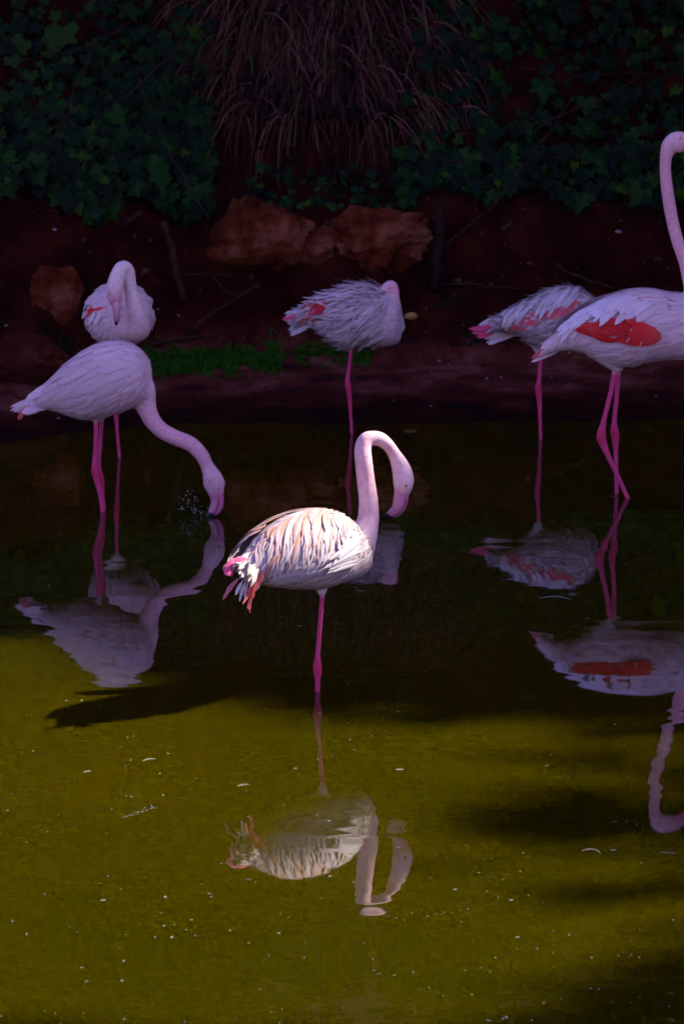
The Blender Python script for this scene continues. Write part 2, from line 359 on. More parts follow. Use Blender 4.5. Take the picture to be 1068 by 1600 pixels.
def stick(name, pts, rad, label, cat, mat='wood', group=None, n=7, side=()):
    mb = MB(); w = [P(x, y, g) for x, y, g in pts]
    dense = []
    for i in range(len(w) - 1):
        for t in (0, 0.33, 0.66): dense.append(w[i].lerp(w[i + 1], t) + Vector((0.006 * rngT.gauss(0, 1), 0, 0.006 * rngT.gauss(0, 1))))
    dense.append(w[-1]); m = len(dense)
    mb.tube(dense, [rad * (1 - 0.35 * i / m) * rngT.uniform(0.88, 1.1) for i in range(m)], n)
    for s_ in side:
        ww = [P(x, y, g) for x, y, g in s_]; mb.tube(ww, [rad * 0.6, rad * 0.45, rad * 0.25][:len(ww)] if len(ww) < 4 else [rad * 0.5] * len(ww), 5)
    return tag(mb.build(name, M[mat]), label, cat, group)
gb = hit(285, 468, 0.10); 
stick('post', [(288, 470, gb), (272, 400, gb), (256, 346, gb)], 0.026, 'thin leaning wooden post against the earth bank', 'post')
gs = hit(684, 442, 0.12)
stick('stump', [(680, 456, gs), (683, 420, gs - 2), (685, 380, gs - 5), (689, 340, gs - 8), (688, 318, gs - 10)], 0.036, 'dark upright stump beside the wide ochre boulder', 'stump', 'bark')
gl = hit(205, 352, 0.05)
stick('log', [(172, 358, gl), (200, 348, gl), (222, 333, gl)], 0.026, 'short grey log lying under the ivy', 'log')
stick('branch', [(292, 522, hit(292, 522, .03)), (330, 490, hit(300, 510, .05)), (372, 465, hit(372, 500, .08)), (405, 445, hit(372, 500, .08))], 0.011, 'thin bare branch slanting up the bank below the ochre boulder', 'branch',
      side=[[(330, 430, hit(330, 460, .05)), (352, 455, hit(330, 470, .06)), (398, 470, hit(372, 490, .08))], [(262, 430, hit(300, 480, .05)), (330, 428, hit(330, 470, .05)), (370, 432, hit(330, 470, .05))]])
stick('branch', [(235, 538, hit(235, 540, .03)), (300, 528, hit(300, 535, .03)), (340, 524, hit(330, 530, .03))], 0.010, 'pale twig lying along the top of the grass strip', 'branch')
stick('branch', [(866, 416, hit(866, 420, .03)), (905, 432, hit(905, 436, .03)), (960, 452, hit(960, 456, .03))], 0.011, 'straight tan stick lying on the bank above the flamingo pair', 'branch')
stick('branch', [(784, 364, hit(784, 366, .03)), (800, 346, hit(800, 350, .03))], 0.014, 'short pale stick stuck in the red bank', 'branch')
stick('branch', [(688, 446, hit(688, 446, .03)), (760, 446, hit(760, 448, .03)), (812, 452, hit(812, 454, .03))], 0.009, 'long straight twig lying near the foot of the stump', 'branch')
# leaf litter and pale pebbles on the beach
rp = random.Random(5)
def pebble(px, py, size, col, label, name='pebble', cat='pebble', grp='pale pebbles on the mud'):
    p = bankrow(px, py); bm = bmesh.new(); bmesh.ops.create_icosphere(bm, subdivisions=2, radius=1)
    for v in bm.verts:
        f = 1 + 0.3 * noise.noise(v.co * 1.4 + Vector((px, py, 0))); v.co = Vector((v.co.x * f, v.co.y * f * 0.8, v.co.z * f * 0.55)) * size
    me = bpy.data.meshes.new(name); bm.to_mesh(me); bm.free()
    a = me.color_attributes.new('Col', 'FLOAT_COLOR', 'POINT'); a.data.foreach_set('color', np.tile(np.array([*col, 1], np.float32), len(me.vertices)))
    o = link(name, me, M['pebble']); o.location = (p.x, p.y, height(p.x, p.y) + size * 0.3)
    return tag(o, label, cat, grp)
for px, py, s in [(760, 594, .016), (782, 592, .012), (686, 566, .016), (700, 572, .010), (674, 582, .010), (861, 592, .009), (1024, 622, .010), (92, 656, .014), (247, 484, .014), (279, 496, .014), (10, 510, .018), (345, 560, .012), (86, 372, .02), (965, 376, .03), (673, 636, .009), (890, 600, .008)]:
    pebble(px, py, s * 0.62, (0.20, 0.17, 0.18), 'small pale pebble on the dark mud')
tag(pebble(642, 502, 0.036, (0.42, 0.22, 0.06), 'dry orange leaf lying on dark earth beside the sleeping flamingo', 'fallen_leaf', 'leaf', None))

mb = MB()
for k in range(900):
    x = rp.uniform(-30, 1090); y = rp.uniform(318, 640); p = bankrow(x, y); p.z = height(p.x, p.y) + 0.004
    if y > 560 and rp.random() < 0.7: continue
    s_ = 0.012 * math.exp(rp.gauss(0, 0.45)); nn = Vector((rp.gauss(0, .5), -0.5 + rp.gauss(0, .4), 1)).normalized(); u_ = nn.orthogonal().normalized(); w_ = nn.cross(u_); a_ = rp.uniform(0, 6.3); uu = u_ * math.cos(a_) + w_ * math.sin(a_); ww = nn.cross(uu)
    c = rp.choice([(0.020, 0.006, 0.004), (0.05, 0.016, 0.008), (0.07, 0.03, 0.016), (0.010, 0.004, 0.004), (0.03, 0.03, 0.012)]); mb.add([p - uu * s_, p + ww * s_ * 0.5 + nn * s_ * 0.5, p + uu * s_, p - ww * s_ * 0.5 + nn * s_ * 0.3], [(0, 1, 2, 3)], [c] * 4)
tag(mb.build('leaf_litter', M['pebble'], None, smooth=False), 'dead brown leaf litter and crumbs scattered over the earth bank', 'leaf litter', kind='stuff')
# ------------------------------------------------------------------ ivy, dry grass, grass strip
def ivy_leaf_mesh():
    out = [(0, -0.1), (0.28, -0.32), (0.5, -0.12), (0.42, 0.12), (0.62, 0.34), (0.30, 0.40), (0.0, 0.85), (-0.30, 0.40), (-0.62, 0.34), (-0.42, 0.12), (-0.5, -0.12), (-0.28, -0.32)]
    v = [(0, 0.12, 0.07)] + [(x, y, -0.10 * (x * x + (y - 0.15) ** 2)) for x, y in out]
    f = [(0, i + 1, (i + 1) % 12 + 1) for i in range(12)]
    return v, f
IV, IF = ivy_leaf_mesh()
ivy_me = mesh('leaf', IV, IF, smooth=False)
def ivy(zone, n_obj, n_mass, label, seed, size):
    r = random.Random(seed); pts = []
    while len(pts) < n_obj + n_mass:
        inner = len(pts) < n_obj or r.random() < 0.6; x = r.uniform(*(zone['x'] if inner else zone['wide'])); y = r.uniform(*zone['y'])
        if r.random() < zone['f'](x, y): pts.append((x, y))
    p0 = bankrow(sum(zone['x']) / 2, zone['y'][1] - 20); root = empty('ivy', p0, label, 'ivy')
    mb = MB()
    for i, (x, y) in enumerate(pts):
        p = bankrow(x, y); fr = i < n_obj
        off = r.uniform(0.03, 0.26) if fr else r.uniform(0.0, 0.2)
        q = p + Vector((0, -off, 0.25 * off)); nrm = Vector((r.gauss(0, 0.45), -0.85, r.uniform(0.2, 1.0))).normalized()
        down = Vector((r.gauss(0, 0.6), -0.25, -1)); down = (down - nrm * down.dot(nrm)).normalized(); side = down.cross(nrm)
        s = size * math.exp(r.gauss(-0.05, 0.32))
        mat = Matrix((side, down, nrm)).transposed().to_4x4(); mat.translation = q
        if fr:
            o = link('leaf', ivy_me, M['ivy'], root); o.matrix_parent_inverse = Matrix.Translation(-root.location); o.matrix_basis = mat @ Matrix.Diagonal((s * r.uniform(0.75, 1.15), s * r.uniform(0.8, 1.3), s * r.uniform(0.3, 2.2), 1))
        else:
            g = r.random(); mb.add([mat @ (Vector(v) * s) for v in IV], IF, [(g, g, g)] * len(IV))
    for k in range(14):
        x = r.uniform(*zone['x']); y = r.uniform(*zone['y']) - 40; pp = []; dx = r.uniform(-22, 22)
        for t in range(6):
            pp.append(bankrow(x, y) + Vector((0, -0.06 - 0.03 * r.random(), 0.03))); x += dx + r.uniform(-6, 6); y += r.uniform(8, 16)
        st = MB(); st.tube(pp, [0.007] * 6, 5); st.build('vine_stem', M['bark'], root)
    tag(mb.build('leaf_mass', M['ivyv'], root, smooth=False), kind='stuff')
def fl(x, y):
    b = 348 - 40 * abs(math.sin(x * 0.021)) - (30 if x < 60 else 0); t = 40 + 90 * (0.5 + 0.5 * math.sin(x * 0.017 + 1))
    if y > b: return 0
    return 0.95 if y > t + 90 else (0.32 if y > t else 0.16)
def fr_(x, y):
    b = 318 - 26 * abs(math.sin(x * 0.024 + 0.6)) + (12 if x > 860 else 0)
    if y > b or x < 620 + max(0, 200 - y) * 0.25: return 0
    return 0.95 if y > 232 else 0.22
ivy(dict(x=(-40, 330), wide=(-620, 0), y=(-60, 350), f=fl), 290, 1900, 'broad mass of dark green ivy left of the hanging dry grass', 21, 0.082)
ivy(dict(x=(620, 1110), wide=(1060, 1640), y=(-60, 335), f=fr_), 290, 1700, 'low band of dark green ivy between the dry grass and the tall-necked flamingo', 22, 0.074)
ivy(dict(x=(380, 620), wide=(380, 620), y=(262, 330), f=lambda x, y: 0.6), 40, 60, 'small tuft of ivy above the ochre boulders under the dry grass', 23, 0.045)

def blade(mb, pts, w, g):
    b = len(mb.v); m = len(pts)
    for i, p in enumerate(pts):
        t = Vector(pts[min(i + 1, m - 1)]) - Vector(pts[max(i - 1, 0)]); s = t.cross(Vector((0, -1, 0.25)))
        s = s.normalized() if s.length > 1e-6 else Vector((1, 0, 0)); k = w * (1 - 0.85 * (i / (m - 1)) ** 1.6) / 2
        mb.v += [p - s * k, p + s * k + Vector((0, -k * 0.6, 0))]; mb.c += [(g, g, g)] * 2
        if i: mb.f.append((b + 2 * i - 2, b + 2 * i - 1, b + 2 * i + 1, b + 2 * i))
rg = random.Random(8); mb = MB()
for k in range(2300):
    x = rg.gauss(505, 112); x = min(720, max(296, x)); y0 = rg.uniform(-170, 90) if rg.random() < 0.8 else rg.uniform(60, 190)
    p = bankrow(x, y0) + Vector((0, -0.02 - 0.1 * rg.random(), 0.03)); 
    spread = (x - 508) / 190.0; L = rg.uniform(0.45, 1.0); m = 8; pts = [p]; d = Vector((0.35 * spread + rg.gauss(0, 0.22), -0.75, rg.uniform(0.0, 0.5))).normalized()
    endy = 300 - 50 * abs(spread) ** 1.5 + rg.gauss(0, 22)
    bend = Vector((rg.gauss(0, 0.05), 0, 0))
    for i in range(m):
        d = (d + Vector((0.03 * spread, 0.045, -0.42)) + bend + Vector((rg.gauss(0, 0.05), 0, 0))).normalized(); q = pts[-1] + d * (L / m * 1.15)
        hz = height(q.x, q.y, False) + 0.05
        if q.z < hz: q.y -= (hz - q.z) * 0.8
        if proj(q)[1] > endy: break
        pts.append(q)
    if len(pts) > 3: blade(mb, pts, rg.uniform(0.005, 0.014), min(1, max(0, rg.gauss(0.45, 0.26))))
hg = empty('dry_grass_tussock', bankrow(508, 40), 'big tussock of dry brown grass hanging over the bank', 'dry grass')
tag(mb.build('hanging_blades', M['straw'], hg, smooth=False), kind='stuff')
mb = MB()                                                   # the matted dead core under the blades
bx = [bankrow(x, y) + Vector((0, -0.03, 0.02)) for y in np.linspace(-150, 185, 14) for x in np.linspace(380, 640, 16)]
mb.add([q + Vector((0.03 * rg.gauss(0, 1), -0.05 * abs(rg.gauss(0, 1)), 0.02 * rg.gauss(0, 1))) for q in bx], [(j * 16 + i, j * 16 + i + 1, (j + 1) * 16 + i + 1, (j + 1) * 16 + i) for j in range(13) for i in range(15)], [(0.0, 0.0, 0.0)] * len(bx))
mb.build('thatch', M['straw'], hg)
# thin bare twigs in front of the slope
TWL = ['thin bare twig standing steeply out of the broad ivy mass', 'long bare twig slanting from the broad ivy mass up to the dry grass', 'bare twig slanting down beside the dry grass to the earth bank', 'long bare twig slanting from the stump up through the low ivy band',
       'bare twig rising across the low ivy band towards the tall-necked flamingo', 'long nearly level bare twig along the low ivy band', 'short nearly level bare twig above the low ivy band', 'short level bare twig at the top of the broad ivy mass']
for k, (x0, y0, x1, y1) in enumerate([(60, 250, 150, 60), (120, 190, 330, 20), (330, 340, 210, 110), (700, 380, 900, 150), (720, 215, 1010, 120), (640, 240, 980, 232), (820, 110, 1060, 96), (30, 90, 190, 40)]):
    pts = []; d = bankrow((x0 + x1) / 2, max(y0, y1)); g = rowof(d.y - 0.25)
    for t in np.linspace(0, 1, 7): pts.append((x0 + (x1 - x0) * t + rg.gauss(0, 4), y0 + (y1 - y0) * t + 18 * math.sin(t * 3.1) + rg.gauss(0, 3), g - 6 * t))
    stick('bare_twig', pts, 0.0055, TWL[k], 'twig', 'wood', 'bare twigs across the ivy', 5)
mb = MB(); gr = random.Random(4)
for k in range(5200):
    if gr.random() < 0.72: x = gr.uniform(225, 440); y = 571 + gr.gauss(0, 9) - (x - 225) * 0.02; h = 0.05
    else: x = gr.uniform(420, 580); y = 560 + gr.gauss(0, 6); h = 0.04
    if fbm(x * 0.03, y * 0.05) < -0.1: continue
    p = bankrow(x, y); p.z = height(p.x, p.y) - 0.005; L = h * gr.uniform(0.5, 1.3); d = Vector((gr.gauss(0, 0.45), gr.gauss(-0.2, 0.4), 1)).normalized()
    q = p + d * L * 0.6; d = (d + Vector((gr.gauss(0, 0.4), gr.gauss(0, 0.4), -0.3))).normalized(); blade(mb, [p, q, q + d * L * 0.5], 0.007, gr.random())
tag(mb.build('grass_strip', M['grass'], None, smooth=False), 'low strip of green grass along the beach edge behind the feeding flamingo', 'grass', kind='stuff')
mb = MB()
for k in range(1500):
    x = gr.uniform(60, 240) if gr.random() < 0.5 else gr.uniform(680, 1000); y = gr.uniform(520, 566) if x < 300 else gr.uniform(455, 552)
    if fbm(x * 0.02, y * 0.03, 3.) < 0.12: continue
    p = bankrow(x, y); p.z = height(p.x, p.y) - 0.005; L = 0.06 * gr.uniform(0.5, 1.3); d = Vector((gr.gauss(0, 0.45), gr.gauss(-0.2, 0.4), 1)).normalized()
    blade(mb, [p, p + d * L * 0.6, p + d * L + Vector((gr.gauss(0, .02), 0, -0.01))], 0.008, gr.random() * 0.5)
tag(mb.build('sparse_weeds', M['ivyv'], None, smooth=False), 'sparse dark weeds scattered over the foot of the bank', 'weeds', kind='stuff')

# ------------------------------------------------------------------ flamingos
WHITE = (0.83, 0.75, 0.74); BLUSH = (0.82, 0.57, 0.60); PINK = (0.80, 0.42, 0.49); LEG = (0.72, 0.070, 0.22); KNEE = (0.68, 0.045, 0.15)
BWHITE = (0.82, 0.62, 0.68); RED = (0.80, 0.018, 0.022); CORAL = (0.80, 0.14, 0.13); CREAM = (0.86, 0.78, 0.60); ORANGE = (0.56, 0.22, 0.10); HOT = (0.75, 0.08, 0.22)
BLACK = (0.012, 0.010, 0.014); BILL = (0.66, 0.14, 0.33); GREY = (0.16, 0.12, 0.13)
def mix(a, b, t): return tuple(a[i] * (1 - t) + b[i] * t for i in range(3))
def crom(A, n):
    A = np.array(A, float); m = len(A); out = []
    for u in np.linspace(0, m - 1, n):
        i = min(int(u), m - 2); t = u - i; p1 = A[i]; p2 = A[i + 1]; p0 = A[i - 1] if i else 2 * p1 - p2; p3 = A[i + 2] if i + 2 < m else 2 * p2 - p1
        out.append(0.5 * (2 * p1 + (p2 - p0) * t + (2 * p0 - 5 * p1 + 4 * p2 - p3) * t * t + (3 * p1 - p0 - 3 * p2 + p3) * t ** 3))
    return np.array(out)

class Flamingo:
    def __init__(s, base, yaw, label, seed):
        """base = (x, row) where the standing leg meets the water; yaw = heading from +X towards +Y"""
        s.F = Vector((math.cos(yaw), math.sin(yaw), 0)); s.L = Vector((math.sin(yaw), -math.cos(yaw), 0))
        b = P(base[0], base[1], base[1]); s.gz = height(b.x, b.y, False); s.b = b
        s.root = empty('flamingo', (b.x, b.y, s.gz), label, 'flamingo', None)
        s.V = []; s.Fc = []; s.C = []; s.W = []; s.r = random.Random(seed); s.joints = []
    # ---- torso: stations (x, ytop, ybot, g, halfwidth_px)
    def torso(s, st, ctop, cbot):
        A = []
        for x, yt, yb, g, hw in st:
            p = P(x, (yt + yb) / 2, g); k = mpp(g); A.append((p.x, p.y, p.z, (yb - yt) / 2 * k * 1.02, hw * k))
        D = crom(A, 61); D[:, 3:] = np.maximum(D[:, 3:], 0.004); s.T = D
        s.alen = float(np.sum(np.linalg.norm(np.diff(D[:, :3], axis=0), axis=1)))
        s.tdir = Vector(D[-1, :3] - D[-8, :3]).normalized(); n = 36; b = len(s.V)
        for i in range(len(D)):
            for k in range(n):
                a = 2 * math.pi * k / n; s.V.append(s.S(i / 60.0, a)); s.C.append(mix(ctop, cbot, 0.5 - 0.5 * math.cos(a))); s.W.append(1)
        for i in range(60):
            for k in range(n):
                k2 = (k + 1) % n; s.Fc.append((b + i * n + k, b + i * n + k2, b + (i + 1) * n + k2, b + (i + 1) * n + k))
        s.Fc.append(tuple(b + k for k in reversed(range(n)))); s.Fc.append(tuple(b + 60 * n + k for k in range(n)))
    def S(s, u, a):
        D = s.T; ex = max(0.0, u - 1); uu = min(max(u, 0), 1) * 60; i = min(int(uu), 59); t = uu - i; q = D[i] * (1 - t) + D[i + 1] * t
        return Vector(q[:3]) + Vector((0, 0, 1)) * (q[3] * math.cos(a)) + s.L * (q[4] * math.sin(a)) + s.tdir * (ex * s.alen)
    def N(s, u, a):
        u = min(max(u, 0.01), 0.99); e = 0.01
        du = s.S(u + e, a) - s.S(u - e, a); da = s.S(u, a + 0.05) - s.S(u, a - 0.05); n = da.cross(du)
        n = n.normalized() if n.length > 1e-9 else Vector((0, 0, 1))
        c = Vector(s.T[int(u * 60), :3]); return n if n.dot(s.S(u, a) - c) > 0 else -n
    # ---- tube: points (x, y, g, r_px[, lateral ratio]) with a colour at each point
    def ring(s, pts, cols, n=20, dense=4):
        A = []
        for q in pts:
            x, y, g, r = q[:4]; p = P(x, y, g); k = mpp(g); A.append((p.x, p.y, p.z, r * k, q[4] if len(q) > 4 else 1.0))
        m = (len(A) - 1) * dense + 1; D = crom(A, m); D[:, 3] = np.maximum(D[:, 3], 0.0015); Cc = crom(cols, m).clip(0, 1); return D, Cc, m, n
    def tube(s, pts, cols, w=0, **kw):
        D, Cc, m, n = s.ring(pts, cols, **kw); b = len(s.V); pn = None
        for i in range(m):
            t = Vector(D[min(i + 1, m - 1), :3] - D[max(i - 1, 0), :3]).normalized(); nn = t.cross(s.L)
            if nn.length < 0.3: nn = t.orthogonal()
            nn.normalize()
            if pn is not None and nn.dot(pn) < 0: nn = -nn
            pn = nn; ll = nn.cross(t).normalized()
            for k in range(n):
                a = 2 * math.pi * k / n
                s.V.append(Vector(D[i, :3]) + nn * (D[i, 3] * math.cos(a)) + ll * (D[i, 3] * D[i, 4] * math.sin(a))); s.C.append(tuple(Cc[i])); s.W.append(w)
        for i in range(m - 1):
            for k in range(n):
                k2 = (k + 1) % n; s.Fc.append((b + i * n + k, b + i * n + k2, b + (i + 1) * n + k2, b + (i + 1) * n + k))
        s.Fc.append(tuple(b + k for k in reversed(range(n)))); s.Fc.append(tuple(b + (m - 1) * n + k for k in range(n)))
    def leg(s, thigh, pts, off=0.0):
        """thigh = feathered top [(x,y,g,r)]; pts = bare leg (x,y,g,r); runs on below the water to a webbed foot"""
        if thigh: s.tube(thigh + [pts[0]], [WHITE] * len(thigh) + [mix(WHITE, LEG, 0.5)], w=0.6)
        cols = [KNEE if len(p) > 4 and p[4] == 'k' else LEG for p in pts]; pts = [(p[0], p[1], p[2], p[3] * (1.0 if len(p) > 4 else 0.84)) for p in pts]
        s.tube(pts, cols, n=14)
        e = P(*pts[-1][:3]); pr = P(*pts[-2][:3]); d = (e - pr).normalized(); zt = height(e.x, e.y, False) + 0.012
        r = pts[-1][3] * mpp(pts[-1][2]); k = (e.z - zt) / max(0.2, -d.z); f = e + d * k if e.z > zt else e
        mbf = [(e - d * 0.02, r), (e.lerp(f, 0.5), r), (f, r * 1.1)]; s.raw(mbf, LEG)
        for a in (-0.5, 0, 0.5):
            t = (s.F * math.cos(a) + s.L * math.sin(a)); s.raw([(f, r), (f + t * 0.04, r * 0.7), (f + t * 0.08 + Vector((0, 0, -0.004)), r * 0.5)], LEG)
    def raw(s, pr, col, n=12):
        mb = MB(); mb.tube([p for p, _ in pr], [r for _, r in pr], n); b = len(s.V); s.V += mb.v; s.C += [col] * len(mb.v); s.W += [0] * len(mb.v); s.Fc += [tuple(b + i for i in f) for f in mb.f]
    # ---- one continuous skin
    def body(s, voxel=0.0042):
        me = mesh('body_src', s.V, s.Fc, smooth=False); bm = bmesh.new(); bm.from_mesh(me); bmesh.ops.recalc_face_normals(bm, faces=bm.faces); bm.to_mesh(me); bm.free()
        o = bpy.data.objects.new('tmp', me); COL.objects.link(o); md = o.modifiers.new('r', 'REMESH'); md.mode = 'VOXEL'; md.voxel_size = voxel
        dg = bpy.context.evaluated_depsgraph_get(); out = bpy.data.meshes.new_from_object(o.evaluated_get(dg)); bpy.data.objects.remove(o); out.name = 'body'
        kd = KDTree(len(s.V))
        for i, v in enumerate(s.V): kd.insert(v, i)
        kd.balance()
        bm = bmesh.new(); bm.from_mesh(out); soft = []; mid = []
        for v in bm.verts:
            w = s.W[kd.find(v.co)[1]]
            if w > 0.8: soft.append(v)
            if w > 0.3: mid.append(v)
        bmesh.ops.smooth_vert(bm, verts=bm.verts, factor=0.5, use_axis_x=True, use_axis_y=True, use_axis_z=True)
        for _ in range(8): bmesh.ops.smooth_vert(bm, verts=mid, factor=0.5, use_axis_x=True, use_axis_y=True, use_axis_z=True)
        for p, rad in s.joints:
            near = [v for v in bm.verts if (v.co - p).length < rad]
            for _ in range(45): bmesh.ops.smooth_vert(bm, verts=near, factor=0.5, use_axis_x=True, use_axis_y=True, use_axis_z=True)
        cols = []
        for v in bm.verts:
            f = kd.find_n(v.co, 4); ws = [1 / (d + 0.002) for _, _, d in f]; t = sum(ws)
            cols.append(tuple(sum(w * s.C[i][k] for (_, i, _), w in zip(f, ws)) / t for k in range(3)))
        bm.to_mesh(out); s.bvh = BVHTree.FromBMesh(bm); bm.free(); out.materials.clear()
        a = out.color_attributes.new('Col', 'FLOAT_COLOR', 'POINT'); c = np.ones((len(cols), 4), np.float32); c[:, :3] = cols; a.data.foreach_set('color', c.ravel())
        out.polygons.foreach_set('use_smooth', np.ones(len(out.polygons), bool))
        return link('body', out, M['bird'], s.root)
    # ---- bill: points as a tube; gape line and dark tip
    def bill(s, pts, outer=1.0, tip=0.72, hue=BILL):
        D, _, m, n = s.ring(pts, [BILL] * len(pts), n=36, dense=9); v = []; c = []; f = []; pn = None
        for i in range(m):
            u = i / (m - 1); t = Vector(D[min(i + 1, m - 1), :3] - D[max(i - 1, 0), :3]).normalized(); nn = t.cross(s.L)
            if nn.length < 0.3: nn = t.orthogonal()
            nn.normalize()
            if pn is not None and nn.dot(pn) < 0: nn = -nn
            pn = nn; ll = nn.cross(t).normalized()
            for k in range(n):
                a = 2 * math.pi * k / n; ca = math.cos(a) * outer; groove = math.exp(-((ca - 0.28) / 0.13) ** 2) * sstep(0.10, 0.22, u)
                r = 1 - 0.14 * groove
                v.append(Vector(D[i, :3]) + nn * (D[i, 3] * math.cos(a) * r) + ll * (D[i, 3] * D[i, 4] * math.sin(a) * r))
                col = mix(hue, (0.58, 0.28, 0.36), 0.5 - 0.5 * ca); col = mix(col, BLACK, min(1, 0.95 * groove)); col = mix(col, BLACK, sstep(tip - 0.05, tip + 0.05, u + 0.08 * ca)); c.append(col)
        for i in range(m - 1):
            for k in range(n):
                k2 = (k + 1) % n; f.append((i * n + k, i * n + k2, (i + 1) * n + k2, (i + 1) * n + k))
        f.append(tuple(reversed(range(n)))); f.append(tuple((m - 1) * n + k for k in range(n)))
        return link('bill', mesh('bill', v, f, c), M['bill'], s.root)
    def cast(s, x, y, lift=0.0):
        d = ray(x, y).normalized(); loc, nrm, _, _ = s.bvh.ray_cast(CAM, d)
        if loc is None:
            loc, nrm, _, dist = s.bvh.find_nearest(CAM + d * ((s.b - CAM).length))
        if nrm.dot(d) > 0: nrm = -nrm
        return loc + nrm * lift, nrm
    def mirror(s, p):
        o = Vector(s.T[30, :3]); return p - s.L * (2 * (p - o).dot(s.L))
    def eye(s, x, y, r=0.006, both=True):
        p, n = s.cast(x, y); 
        for q, nn in ((p, n),) + (((s.mirror(p), n - s.L * 2 * n.dot(s.L)),) if both else ()):
            bm = bmesh.new(); bmesh.ops.create_uvsphere(bm, u_segments=16, v_segments=12, radius=r); cols = []
            for v in bm.verts:
                d = v.co.normalized().dot(nn); cols.append(BLACK if d > 0.86 else ((0.50, 0.34, 0.08) if d > 0.45 else (0.40, 0.16, 0.18)))
            me = bpy.data.meshes.new('eye'); bm.to_mesh(me); bm.free(); a = me.color_attributes.new('Col', 'FLOAT_COLOR', 'POINT')
            c = np.ones((len(cols), 4), np.float32); c[:, :3] = cols; a.data.foreach_set('color', c.ravel()); me.transform(Matrix.Translation(q - nn * r * 0.35))
            me.polygons.foreach_set('use_smooth', np.ones(len(me.polygons), bool)); link('eye', me, M['eye'], s.root)
    # ---- feathers
    def vane(s, path, width, c0, c1, edge, round_tip=0.75, camber=0.18, ragged=0.0):
        m = len(path); v = []; c = []; uv = []; f = []
        for i, (p, n) in enumerate(path):
            t = path[min(i + 1, m - 1)][0] - path[max(i - 1, 0)][0]; side = t.cross(n); side = side.normalized() if side.length > 1e-7 else Vector((1, 0, 0)); u = i / (m - 1)
            w = width * (0.35 + 0.65 * sstep(0, 0.35, u)) * math.sqrt(max(0.0, 1 - max(0, (u - round_tip) / (1 - round_tip)) ** 2)) / 2
            w = max(w, 0.0008) * (1 + ragged * s.r.uniform(-0.5, 0.5)); col = mix(c0, c1, sstep(0.2, 0.95, u))
            for k, x in enumerate((-1, -0.5, 0, 0.5, 1)):
                v.append(p + side * (w * x) - n * (camber * w * x * x)); c.append(mix(col, edge, abs(x) ** 2 * 0.8) if abs(x) > 0.6 else (mix(col, (1, 1, 1), 0.0) if x else mix(col, edge, 0.12))); uv.append((x * 0.5 + 0.5 + s.r.random() * 0.02, u * 3 + s.sg_off))
        for i in range(m - 1):
            for k in range(4): f.append((i * 5 + k, i * 5 + k + 1, (i + 1) * 5 + k + 1, (i + 1) * 5 + k))
        return v, f, c, uv
    sg_off = 0.0
    def emit(s, name, vane, pool=None):
        s.sg_off = s.r.random() * 40
        v, f, c, uv = vane
        if pool is not None:
            b = len(pool[0]); pool[0].extend(v); pool[1].extend([tuple(b + i for i in q) for q in f]); pool[2].extend(c); pool[3].extend(uv); return
        link(name, mesh(name, v, f, c, uv), M['feather'], s.root)
    def layer(s, rows, cols, u, a, length, width, ang, lift, colour, name='covert_feather', pool=None, m=8, jit=0.5, sides=(1, -1), ragged=0.0, rough=0.0, curl=0.0, tip=0.75):
        """feathers laid from the breast towards the tail; a = angle from the spine down the flank; ang = slant of the feather below the body axis"""
        r = s.r
        for i in range(rows):
            for j in range(cols):
                for sd in sides:
                    uu = u[0] + (u[1] - u[0]) * ((i + 0.5 + jit * r.uniform(-1, 1)) / rows); aa = a[0] + (a[1] - a[0]) * ((j + (0.25 if i % 2 else 0.75) + jit * r.uniform(-1, 1)) / cols)
                    fu = (uu - u[0]) / max(1e-6, u[1] - u[0]); fa = (aa - a[0]) / max(1e-6, a[1] - a[0])
                    Lg = r.uniform(*length); W = r.uniform(*width); g = ang[0] + (ang[1] - ang[0]) * (1 - fu) + r.gauss(0, 0.08 + rough); path = []
                    cu = curl * r.uniform(0.3, 1); lf = r.uniform(0.6, 1.4)
                    for k in range(m):
                        t = k / (m - 1); p = s.S(uu, sd * aa); n = s.N(uu, sd * aa)
                        path.append((p + n * (lift[0] + (lift[1] * t ** 1.5 + rough * 0.12 * t * t) * lf), n)); st = Lg / (m - 1)
                        R = max(0.05, 0.5 * (s.T[min(60, int(min(uu, 1) * 60)), 3] + s.T[min(60, int(min(uu, 1) * 60)), 4]))
                        uu += st * math.cos(g) / s.alen; aa += st * math.sin(g) / R; g -= cu * st / Lg * 1.2
                    c0, c1, e = colour(r, fu, fa); s.emit(name, s.vane(path, W, c0, c1, e, tip, ragged=ragged), pool)
    def pxf(s, name, pts, w, c0, c1, e, lift=0.008, pool=None, both=True, free=None, tip=0.75, m=9, ragged=0.0, camber=0.12):
        """a feather along photo points, laid on the body (or free-hanging at image row free)"""
        Q = crom([(p[0], p[1]) for p in pts], m); path = []
        for k, (x, y) in enumerate(Q):
            t = k / (m - 1)
            if free is None: p, n = s.cast(x, y, lift * (0.4 + 0.6 * t))
            else:
                g = free[0] + (free[1] - free[0]) * t; p = P(x, y, g); n = (CAM - p).normalized() * 0.8 + Vector((0, 0, 0.35)); n.normalize()
            path.append((p, n))
        wm = w * mpp(s.g0); s.emit(name, s.vane(path, wm, c0, c1, e, tip, camber, ragged), pool)
        if both:
            pm = [(s.mirror(p), n - s.L * (2 * n.dot(s.L))) for p, n in path]; s.emit(name, s.vane(pm, wm, c0, c1, e, tip, camber, ragged), pool)
    def flush(s, name, pool):
        if pool[0]: tag(link(name, mesh(name, *pool), M['feather'], s.root), kind='stuff')
def pool(): return ([], [], [], [])
def softwhite(r, fu, fa):
    k = r.uniform(0.9, 1.04); c = mix(BWHITE, BLUSH, r.random() * 0.7); c = tuple(x * k for x in c); return c, c, mix(c, WHITE, 0.4)

